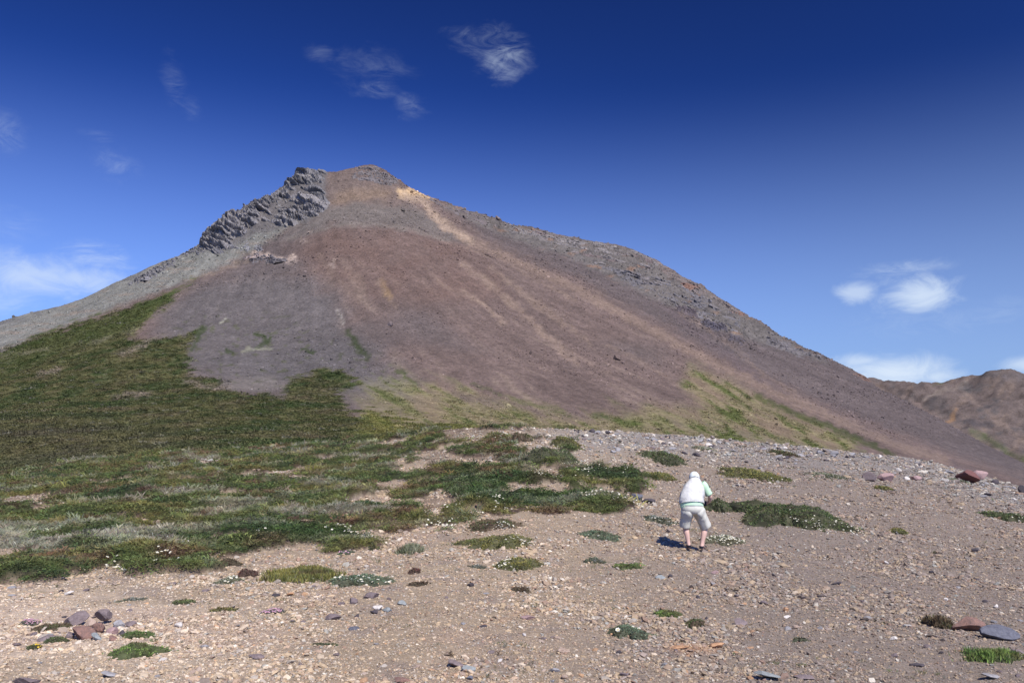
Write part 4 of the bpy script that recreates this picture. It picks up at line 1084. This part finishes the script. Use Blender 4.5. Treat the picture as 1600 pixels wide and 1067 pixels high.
single = [(45, 1066, 55, 16, 'purple', 'dark purple stone cut by the bottom edge at the left'), (107, 930, 17, 6, 'pale', 'pale cream stone on the left gravel below the heath'), (281, 983, 17, 9, 'pale', 'small pale pink stone right of the stone pile'),
          (551, 947, 16, 11, 'purple', 'purple stone left of the pale yellow stone'), (592, 953, 20, 9, 'pale', 'pale yellow stone in the left centre gravel'), (605, 954, 16, 8, 'bluegrey', 'blue green stone touching the pale yellow stone'),
          (630, 944, 18, 9, 'bluegrey', 'grey green stone behind the yellow stone to its right'), (580, 936, 24, 9, 'purple', 'broad purplish stone behind the pale yellow stone'), (585, 958, 14, 7, 'dark', 'dark purple stone in front of the pale yellow stone'),
          (455, 930, 14, 5, 'orange', 'small rust red stone above the pink cushion'), (520, 972, 26, 9, 'purple', 'flat purple stone below the pink cushion, in the centre left'), (553, 983, 18, 7, 'slate', 'dark blue slate stone in the left centre gravel'),
          (711, 1040, 28, 11, 'purple', 'dark purple stone in the near centre gravel'), (733, 1048, 24, 11, 'bluegrey', 'blue grey stone right of the near dark purple stone'), (733, 1063, 12, 7, 'slate', 'small slate stone under the near blue grey stone'),
          (627, 1066, 28, 9, 'red', 'rust red stone at the bottom edge left of centre'), (825, 966, 22, 9, 'pink', 'flat pinkish stone in the centre gravel'), (1034, 905, 20, 6, 'bluegrey', 'thin pale green slab below the small bright green mat'),
          (1047, 903, 8, 6, 'dark', 'small dark stone at the end of the thin pale green slab'), (880, 1020, 20, 8, 'tan', 'rounded tan stone left of the orange ground patch'), (1120, 1015, 26, 9, 'orange', 'crumbling orange stone at the right of the orange ground'),
          (1062, 1018, 34, 8, 'orange', 'flat orange stone in the middle of the orange ground'), (1090, 938, 8, 8, 'dark', 'upright dark stone in the gravel below the person'), (1118, 898, 14, 6, 'pink', 'small pink stone below the sandals'),
          (1307, 914, 18, 5, 'dark', 'thin dark stone in the right centre gravel'), (1524, 862, 18, 6, 'dark', 'flat black stone far right below the edge mound'), (1227, 955, 10, 7, 'orange', 'small orange stone in the right gravel'),
          (1230, 966, 12, 4, 'pale', 'thin white stone below the small orange stone'), (1456, 896, 8, 5, 'dark', 'small black stone above the brown boulder'), (1435, 1040, 26, 7, 'dark', 'dark flat stone in the near right gravel'),
          (1258, 1062, 34, 10, 'purple', 'purple stone at the bottom edge right of centre'), (1550, 1060, 30, 9, 'grey', 'grey stone at the bottom right corner'), (1590, 1022, 20, 8, 'purple', 'purple stone at the right edge beside the grass patch'),
          (1385, 880, 8, 4, 'pale', 'tiny white stone in the far right gravel'), (1478, 937, 8, 5, 'pale', 'white stone left above the brown boulder'), (1556, 950, 9, 5, 'pale', 'white stone above the dark slab'), (1200, 1067, 40, 12, 'bluegrey', 'broad blue grey stone at the bottom edge'),
          (400, 1030, 26, 8, 'purple', 'purple grey stone in the near left gravel'), (170, 1058, 30, 10, 'grey', 'grey stone near the bottom left corner'), (865, 1050, 20, 8, 'grey', 'grey stone near the bottom edge in the centre'), (978, 1055, 20, 7, 'purple', 'low purple stone near the bottom edge in the centre'),
          (1395, 1000, 14, 6, 'pale', 'pale stone in the near right gravel left of the grass'), (320, 1010, 14, 6, 'grey', 'small grey stone right of the near bright cushion'), (1155, 975, 26, 4, 'purple', 'thin dark purple splinter right of the dark green tuft')]
for i, (a, b, w, h_, m_, lb) in enumerate(single):
    rock(a, b, w, h_, m_, lb, 100 + i, name='stone', dep=.7, sub=3, tilt=.15)

# loose stones: individuals that share a look
protos = []
for i in range(10):
    v, f = stone_shape(r, 2, 8, (1, r.uniform(.6, .9), r.uniform(.35, .65)), .03)
    protos.append((v, f))
kinds = [('grey', 'plain grey loose stone among the gravel of the slope', 'grey loose stones in the gravel'), ('purple', 'purple brown loose stone among the gravel of the slope', 'purple brown loose stones in the gravel'),
         ('pale', 'pale cream loose stone among the gravel of the slope', 'pale loose stones in the gravel'), ('dark', 'blackish loose stone among the gravel of the slope', 'dark loose stones in the gravel'), ('tan', 'tan loose stone among the gravel of the slope', 'tan loose stones in the gravel')]
meshes = {}
for kd in kinds:
    for i, (v, f) in enumerate(protos):
        o = mesh_obj('tmp', v, f, RM[kd[0]]); meshes[(kd[0], i)] = o.data; bpy.data.objects.remove(o)
cnt = 0
while cnt < 250:
    rim = cnt >= 120
    if rim:
        px = r.uniform(880, 1590); e = np.interp(px, edge_pts[:, 0], edge_pts[:, 1]); py = e + 2 + abs(r.normal()) * 14
    else:
        px = r.uniform(5, 1595); py = r.uniform(905, 1066)
    x, y, z = at(px, py)
    if veg_mask(np.array([x]), np.array([y]))[0] > .2: continue
    ki = r.choice(5, p=[.42, .16, .10, .20, .12] if rim else [.2, .32, .12, .14, .22])
    kd = kinds[ki]
    s = (r.uniform(3.5, 8) if rim else r.uniform(4, 8)) / F * y
    i = int(r.integers(0, 10)); me = meshes[(kd[0], i)]; me.name = 'loose_stone'
    o = bpy.data.objects.new('loose_stone', me); COL.objects.link(o)
    o.location = (x, y, z + s * .12); o.scale = (s, s, s * r.uniform(.8, 1.2)); o.rotation_euler = (r.normal() * .2, r.normal() * .2, r.uniform(0, 6.28))
    tag(o, kd[1] if not rim else kd[1].replace('among the gravel of the slope', 'on the rubbly rim of the slope'), 'stone', kd[2] if not rim else kd[2].replace('in the gravel', 'on the rim'))
    cnt += 1

# ------------------------------------------------------------------ person
def fabric(name, col, rough=.85, bump=.3, sc=60, var=.08):
    m, t, b = new_mat(name, rough, .2)
    tcn = t.nodes.new('ShaderNodeTexCoord'); n = t.nodes.new('ShaderNodeTexNoise'); n.inputs['Scale'].default_value = 9; n.inputs['Detail'].default_value = 4
    t.links.new(tcn.outputs['Object'], n.inputs['Vector'])
    mr = t.nodes.new('ShaderNodeMapRange'); mr.inputs[3].default_value = 1 - var; mr.inputs[4].default_value = 1 + var; t.links.new(n.outputs[0], mr.inputs[0])
    s = t.nodes.new('ShaderNodeVectorMath'); s.operation = 'SCALE'; s.inputs[0].default_value = col; t.links.new(mr.outputs[0], s.inputs['Scale'])
    t.links.new(s.outputs[0], b.inputs['Base Color'])
    n2 = t.nodes.new('ShaderNodeTexNoise'); n2.inputs['Scale'].default_value = sc / 6; n2.inputs['Detail'].default_value = 4; t.links.new(tcn.outputs['Object'], n2.inputs['Vector'])
    bp = t.nodes.new('ShaderNodeBump'); bp.inputs['Strength'].default_value = bump; bp.inputs['Distance'].default_value = .03
    t.links.new(n2.outputs[0], bp.inputs['Height']); t.links.new(bp.outputs[0], b.inputs['Normal'])
    return m


M_SKIN = fabric('skin', (.56, .36, .28), .6, .05); M_SHIRT = fabric('mint_cloth', (.46, .64, .42)); M_VEST = fabric('vest_cloth', (.50, .485, .44), bump=.8, var=.14); M_SHORTS = fabric('shorts_cloth', (.50, .48, .40))
M_HAT = fabric('white_cloth', (.62, .65, .60)); M_BLACK = fabric('black_rubber', (.018, .018, .022), .6, .05); M_GLASS = fabric('lens_glass', (.01, .01, .015), .1, 0); M_HAIR = fabric('grey_hair', (.45, .42, .38), .8, .6)


def loft(name, rings, mat, parent, n=24, caps=(True, True), fold=0.0, seed=1, extra=None):
    """rings: (centre, right-vector, up-vector) ellipses joined into a sleeve"""
    rr = np.random.default_rng(seed)
    V, Fc = [], []
    # smooth interpolation between rings
    K = []
    for i in range(len(rings) - 1):
        for t in (0, .25, .5, .75): K.append(i + t)
    K.append(len(rings) - 1)
    Rn = np.array([[*r_[0], *r_[1], *r_[2]] for r_ in rings], float)
    m = len(Rn)
    for k in K:
        i = min(int(k), m - 2); t = k - i
        p0, p1, p2, p3 = Rn[max(i - 1, 0)], Rn[i], Rn[i + 1], Rn[min(i + 2, m - 1)]
        q = .5 * ((2 * p1) + (-p0 + p2) * t + (2 * p0 - 5 * p1 + 4 * p2 - p3) * t * t + (-p0 + 3 * p1 - 3 * p2 + p3) * t ** 3)
        cc, a, b = q[:3], q[3:6], q[6:9]
        for j in range(n):
            th_ = 2 * math.pi * j / n
            w = 1 + (fold * float(fbm(np.array([math.cos(th_) * 2.2 + seed]), np.array([math.sin(th_) * 2.2]), np.array([k * .9]), o=2)[0]) if fold else 0)
            ce, se = math.cos(th_), math.sin(th_)
            V.append(cc + a * ce * w + b * se * w)
    nr = len(K)
    quads = []
    for i in range(nr - 1):
        for j in range(n):
            quads.append((i * n + j, i * n + (j + 1) % n, (i + 1) * n + (j + 1) % n, (i + 1) * n + j))
    for e, on in ((0, caps[0]), (nr - 1, caps[1])):
        if on:
            ctr = np.mean(V[e * n:(e + 1) * n], axis=0); V.append(ctr); ci = len(V) - 1
            for j in range(0, n):
                a_, b_ = e * n + j, e * n + (j + 1) % n
                quads.append((ci, a_, b_, b_) if False else (ci, a_, a_, b_))
    V = np.array(V)
    me = bpy.data.meshes.new(name)
    me.from_pydata([tuple(v) for v in V], [], [tuple(dict.fromkeys(q)) for q in quads]); me.update()
    for p in me.polygons: p.use_smooth = True
    me.materials.append(mat)
    o = bpy.data.objects.new(name, me); COL.objects.link(o); o.parent = parent
    return o


def join_into(a, b):
    """append mesh of b to a (same material), remove b"""
    import bmesh
    bm = bmesh.new(); bm.from_mesh(a.data); bm.from_mesh(b.data); bm.to_mesh(a.data); bm.free(); bpy.data.objects.remove(b)


fx, fy, fz = at(1087, 860)
person = empty('person', (fx, fy, fz), 'man in white hat, pale vest, mint shirt and shorts bending forward on the gravel', 'person')
V3 = lambda *a: np.array(a, float)
S = 14.4 / fy if False else 1.0
# joints (x right, y away, z up) in metres
J = dict(pel=V3(-.05, -.06, .80), spine=V3(-.045, .0, .92), chest=V3(-.01, .13, 1.06), neck=V3(.06, .24, 1.20), head0=V3(.075, .28, 1.235), head=V3(.085, .33, 1.275), crown=V3(.09, .36, 1.315),
         hl=V3(-.15, -.05, .76), hr=V3(.06, -.05, .76), kl=V3(-.17, .07, .46), kr=V3(.195, .05, .455), al=V3(-.125, -.03, .10), ar=V3(.10, -.05, .085), tl=V3(-.12, .12, .035), tr=V3(.19, .08, .035), heell=V3(-.127, -.06, .04), heelr=V3(.085, -.085, .035),
         shl=V3(-.06, .26, 1.13), shr=V3(.225, .19, 1.165), el=V3(-.08, .45, .93), er=V3(.345, .20, .955), wl=V3(.08, .41, .85), wr=V3(.345, .30, .86), pl=V3(.16, .39, .83), pr=V3(.305, .36, .825))
vs, es, rad = [], [], []


def jv(p, r_):
    vs.append(tuple(p)); rad.append(r_ if isinstance(r_, tuple) else (r_, r_)); return len(vs) - 1


def chain(start, pts):
    prev = start
    for p, r_ in pts:
        k = jv(p, r_)
        if prev is not None: es.append((prev, k))
        prev = k
    return prev


mid = lambda a, b, t=.5: a * (1 - t) + b * t
root_i = jv(J['pel'], (.14, .11))
ch = chain(root_i, [(J['spine'], (.15, .11)), (J['chest'], (.155, .11))])
nk = chain(ch, [(J['neck'], .055), (J['head0'], .062), (J['head'], .088), (J['crown'], .07)])
for sd, h_, k_, a_, t_, he in ((-1, 'hl', 'kl', 'al', 'tl', 'heell'), (1, 'hr', 'kr', 'ar', 'tr', 'heelr')):
    q = chain(root_i, [(J[h_], .088), (mid(J[h_], J[k_]), .078), (J[k_], .056), (mid(J[k_], J[a_], .35) + V3(0, -.025, 0), .058), (mid(J[k_], J[a_], .75), .040), (J[a_], .036)])
    chain(q, [(J[he], .03)]); chain(q, [(mid(J[a_], J[t_], .55), (.036, .026)), (J[t_], (.034, .018))])
for sd, s_, e_, w_, p_ in ((-1, 'shl', 'el', 'wl', 'pl'), (1, 'shr', 'er', 'wr', 'pr')):
    q = chain(ch, [(J[s_], .06), (mid(J[s_], J[e_]), .046), (J[e_], .040), (mid(J[e_], J[w_], .4), .038), (J[w_], .026)])
    pm = J[p_]; d = pm - J[w_]; d /= np.linalg.norm(d)
    q = chain(q, [(pm, (.034, .022))])
    up_ = V3(0, 0, 1); side = np.cross(d, up_); side /= np.linalg.norm(side)
    cur = V3(-1, .15, 0) if sd > 0 else V3(1, .1, 0)
    for fi, (off_, ln_) in enumerate(((.028, .068), (.010, .078), (-.010, .072), (-.027, .058))):
        b0 = pm + up_ * off_ + d * .02; b1 = b0 + d * ln_ * .5 + cur * .012; b2 = b1 + (d * .3 + cur) / 1.1 * ln_ * .4; b3 = b2 + (cur - d * .2) * ln_ * .25
        chain(q, [(b0, .011), (b1, .0095), (b2, .009), (b3, .0075)])
    t0 = pm + up_ * .03 - d * .02; chain(q, [(t0 + cur * .02, .012), (t0 + cur * .045 + d * .02, .0105), (t0 + cur * .062 + d * .04, .009)])
me = bpy.data.meshes.new('body'); me.from_pydata(vs, es, []); me.update()
body = bpy.data.objects.new('body', me); COL.objects.link(body); body.parent = person; me.materials.append(M_SKIN)
sk = body.modifiers.new('skin', 'SKIN'); sk.use_smooth_shade = True; sk.branch_smoothing = .4
for i, sv in enumerate(me.skin_vertices[0].data): sv.radius = rad[i]; sv.use_root = (i == root_i)
sd_ = body.modifiers.new('sub', 'SUBSURF'); sd_.levels = 1; sd_.render_levels = 2

X_ = V3(1, 0, 0)
# torso: back slopes away and up; b axis is the back-to-front thickness
def ring(cx, cy, cz, w, d, pitch, roll=0.0):
    """ellipse across the trunk; pitch = lean of the trunk axis away from vertical"""
    a = V3(math.cos(roll), 0, math.sin(roll)) * w
    b = V3(0, math.cos(pitch), -math.sin(pitch)) * d
    return (V3(cx, cy, cz), a, b)


loft('t_shirt', [ring(-.055, -.045, .765, .205, .155, .1), ring(-.055, -.035, .80, .212, .165, .25), ring(-.05, -.01, .88, .212, .165, .45, -.03), ring(-.02, .06, .99, .205, .155, .7, -.05), ring(.025, .15, 1.10, .185, .135, .85, -.05), ring(.05, .215, 1.17, .13, .10, .9), ring(.045, .25, 1.205, .075, .07, .9)], M_SHIRT, person, fold=.05, seed=3)
ts = bpy.data.objects['t_shirt']
for s_, e_, sd2 in (('shl', 'el', 5), ('shr', 'er', 6)):
    a = J[s_]; b = J[e_]; d = (b - a) / np.linalg.norm(b - a); u1 = np.cross(d, V3(0, 1, .2)); u1 /= np.linalg.norm(u1); u2 = np.cross(d, u1)
    sl_ = loft('sleeve', [(a - d * .07, u1 * .05, u2 * .05), (a, u1 * .072, u2 * .072), (mid(a, b, .4), u1 * .068, u2 * .068), (mid(a, b, .80), u1 * .068, u2 * .066), (mid(a, b, .81), u1 * .055, u2 * .053)], M_SHIRT, person, fold=.06, seed=sd2, n=16)
    join_into(ts, sl_)
loft('vest', [ring(-.052, -.03, .845, .224, .178, .35), ring(-.05, -.012, .88, .229, .181, .45, -.03), ring(-.03, .045, .975, .226, .172, .68, -.08), ring(.012, .12, 1.07, .208, .155, .82, -.12), ring(.045, .175, 1.15, .172, .125, .88, -.10), ring(.065, .22, 1.22, .128, .10, .92, -.08), ring(.07, .25, 1.255, .095, .080, .92), ring(.075, .26, 1.265, .06, .05, .92)], M_VEST, person, fold=.10, seed=9)
# vest details: back yoke seam and lower hem
loft('vest_hem', [ring(-.052, -.036, .838, .226, .181, .35), ring(-.052, -.03, .852, .2275, .183, .35)], M_VEST, bpy.data.objects['vest'], caps=(False, False))
sh = loft('shorts', [ring(-.055, -.05, .80, .200, .150, .15), ring(-.05, -.06, .74, .208, .16, .1), ring(-.045, -.055, .69, .185, .14, 0), ring(-.045, -.045, .655, .12, .10, 0), ring(-.045, -.04, .635, .04, .05, 0)], M_SHORTS, person, fold=.03, seed=12)
for hx, kx, sdd, hw in ((V3(-.145, -.045, .70), V3(-.178, .04, .44), 13, .098), (V3(.07, -.045, .70), V3(.200, .03, .43), 14, .104)):
    d = (kx - hx); d /= np.linalg.norm(d); u1 = X_ - d * d[0]; u1 /= np.linalg.norm(u1); u2 = np.cross(d, u1)
    lg = loft('leg_cloth', [(hx - d * .08, u1 * .10, u2 * .125), (hx - d * .02, u1 * .115, u2 * .148), (hx + d * .08, u1 * .108, u2 * .13), (mid(hx, kx, .5), u1 * hw, u2 * .112), (kx, u1 * hw, u2 * .105), (kx + d * .002, u1 * hw * .9, u2 * .09), (kx - d * .06, u1 * .06, u2 * .07)], M_SHORTS, person, fold=.14, seed=sdd, n=20, caps=(True, False))
    join_into(sh, lg)
loft('belt', [ring(-.055, -.05, .792, .2045, .1545, .15), ring(-.055, -.05, .812, .2045, .1545, .15)], fabric('belt_cloth', (.30, .33, .30)), sh, caps=(False, False))
# head: skull, ears, nose, eyes, mouth, hair and hat
hd = J['head']; fw = V3(.10, .78, -.62); fw /= np.linalg.norm(fw); upv = V3(.06, .62, .78); upv -= fw * (upv @ fw); upv /= np.linalg.norm(upv); rt_ = np.cross(fw, upv)
HM = np.array([rt_, fw, upv]).T


def blob(name, ctr, sc, mat, parent, sub=3, squash=None):
    v, f = ICO[sub]; v = v.copy() * np.array(sc)
    if squash: v = squash(v)
    v = v @ HM.T + ctr
    return mesh_obj(name, v, f, mat, parent=parent, smooth=True)


hdm = blob('head', hd, (.076, .095, .112), M_SKIN, person, 4, lambda v: v * np.c_[1 - .25 * np.clip(-v[:, 2] / .11, 0, 1), 1 - .1 * np.clip(-v[:, 2] / .11, 0, 1), np.ones(len(v))])
nose = blob('nose', hd + HM @ V3(0, .096, -.012), (.013, .02, .024), M_SKIN, hdm, 2)
for sgn in (-1, 1):
    blob('ear', hd + HM @ V3(.077 * sgn, -.005, -.01), (.011, .018, .032), M_SKIN, hdm, 2)
    blob('eye', hd + HM @ V3(.03 * sgn, .082, .012), (.013, .012, .010), M_HAT, hdm, 2)
    blob('iris', hd + HM @ V3(.03 * sgn, .0925, .012), (.005, .003, .005), M_BLACK, hdm, 1)
blob('mouth', hd + HM @ V3(0, .084, -.052), (.024, .008, .006), fabric('lips', (.42, .18, .15)), hdm, 2)
blob('hair', hd + HM @ V3(0, -.014, .012), (.079, .088, .095), M_HAIR, hdm, 3, lambda v: v * np.where(v[:, 1:2] > .03, .85, 1.0))
hat = blob('hat', hd + HM @ V3(0, -.012, .026), (.098, .116, .112), M_HAT, person, 4, lambda v: np.c_[v[:, 0], v[:, 1], np.where(v[:, 2] < -.03, -.03 + (v[:, 2] + .03) * np.where(v[:, 1] < 0, .95, .35), v[:, 2])])
# hat brim
V_, F_ = [], []
for i_, (q, zz) in enumerate(((.9, .01), (1.10, -.022), (1.20, -.045), (1.19, -.05), (1.08, -.03), (.9, .0))):
    for j in range(32):
        t = 2 * math.pi * j / 32; p_ = V3(math.cos(t) * .088 * q, math.sin(t) * .104 * q - .012, zz - .008 * math.cos(2 * t) + .012)
        V_.append(HM @ p_ + hd)
for i_ in range(5):
    for j in range(32): F_.append((i_ * 32 + j, i_ * 32 + (j + 1) % 32, (i_ + 1) * 32 + (j + 1) % 32, (i_ + 1) * 32 + j))
mesh_obj('brim', np.array(V_), np.array(F_), M_HAT, parent=hat, smooth=True)
# sandals
for nm, he, to in (('l', 'heell', 'tl'), ('r', 'heelr', 'tr')):
    a = J[he].copy(); b = J[to].copy(); d = b - a; d[2] = 0; ln_ = np.linalg.norm(d); d /= ln_; sdv = V3(d[1], -d[0], 0)
    prof = [(-.035, .028), (-.02, .036), (.03, .038), (.09, .036), (.15, .044), (ln_ + .0, .048), (ln_ + .03, .038), (ln_ + .05, .02)]
    out = [(s_, w_) for s_, w_ in prof] + [(s_, -w_) for s_, w_ in reversed(prof)]
    V_ = []
    for zz in (-.012, .014):
        for s_, w_ in out: q = a + d * s_ + sdv * w_; V_.append((q[0], q[1], zz))
    n_ = len(out)
    me = bpy.data.meshes.new('sandal'); me.from_pydata(V_, [], [tuple(range(n_))[::-1], tuple(range(n_, 2 * n_))] + [(i, (i + 1) % n_, n_ + (i + 1) % n_, n_ + i) for i in range(n_)]); me.materials.append(M_BLACK)
    so_ = bpy.data.objects.new('sandal', me); COL.objects.link(so_); so_.parent = person
    bv = so_.modifiers.new('bevel', 'BEVEL'); bv.width = .004
    ank = J['al' if nm == 'l' else 'ar']
    fm = lambda t, z0: a + d * t + V3(0, 0, z0)
    for (pc, ax1, ax2, rw, rh, th_w) in ((fm(ln_ * .82, .028), sdv, V3(0, 0, 1), .044, .030, .018), (fm(ln_ * .50, .042), sdv, V3(0, 0, 1), .043, .044, .014), (ank + V3(0, 0, .0), sdv, d, .044, .046, .012)):
        axn = np.cross(ax1, ax2)
        loft('strap', [(pc - axn * th_w, ax1 * rw, ax2 * rh), (pc + axn * th_w, ax1 * rw * 1.0, ax2 * rh)], M_BLACK, so_, n=16, caps=(False, False))
    hb = a + V3(0, 0, .035) - d * .005
    loft('heel_strap', [(hb - V3(0, 0, .014), sdv * .036, d * .036), (hb + V3(0, 0, .014), sdv * .036, d * .036)], M_BLACK, so_, n=16, caps=(False, False))
# camera held in both hands, a thing of its own
cam_o = empty('camera_held', (fx + .235, fy + .36, fz + .825), 'black photo camera held low in both hands of the bending man', 'camera')
cam_o.name = 'photo_camera'


def boxm(name, c_, s_, mat, parent, bev=.006):
    V_ = [(c_[0] + a * s_[0] / 2, c_[1] + b * s_[1] / 2, c_[2] + q * s_[2] / 2) for a in (-1, 1) for b in (-1, 1) for q in (-1, 1)]
    me = bpy.data.meshes.new(name); me.from_pydata(V_, [], [(0, 1, 3, 2), (4, 6, 7, 5), (0, 4, 5, 1), (2, 3, 7, 6), (0, 2, 6, 4), (1, 5, 7, 3)]); me.materials.append(mat)
    o = bpy.data.objects.new(name, me); COL.objects.link(o); o.parent = parent
    b = o.modifiers.new('bevel', 'BEVEL'); b.width = bev; b.segments = 2
    return o


boxm('camera_body', (0, 0, 0), (.135, .06, .09), M_BLACK, cam_o, .012); boxm('viewfinder', (0, .0, .055), (.05, .05, .03), M_BLACK, cam_o)
ln = loft('lens', [(V3(0, .02, -.005), V3(.034, 0, 0), V3(0, 0, .034)), (V3(0, .06, -.005), V3(.036, 0, 0), V3(0, 0, .036)), (V3(0, .10, -.005), V3(.033, 0, 0), V3(0, 0, .033))], M_BLACK, cam_o, n=20)
loft('lens_glass', [(V3(0, .101, -.005), V3(.026, 0, 0), V3(0, 0, .026)), (V3(0, .104, -.005), V3(.02, 0, 0), V3(0, 0, .02))], M_GLASS, ln, n=20)
# dark pouch on the hip
pouch = boxm('waist_pouch', (fx + .145, fy + .10, fz + .80), (.07, .12, .12), M_BLACK, None, .02); tag(pouch, 'small black pouch hanging at the right hip of the bending man', 'pouch')
pouch.rotation_euler = (0, 0, 0)
print('person at', fx, fy, fz)
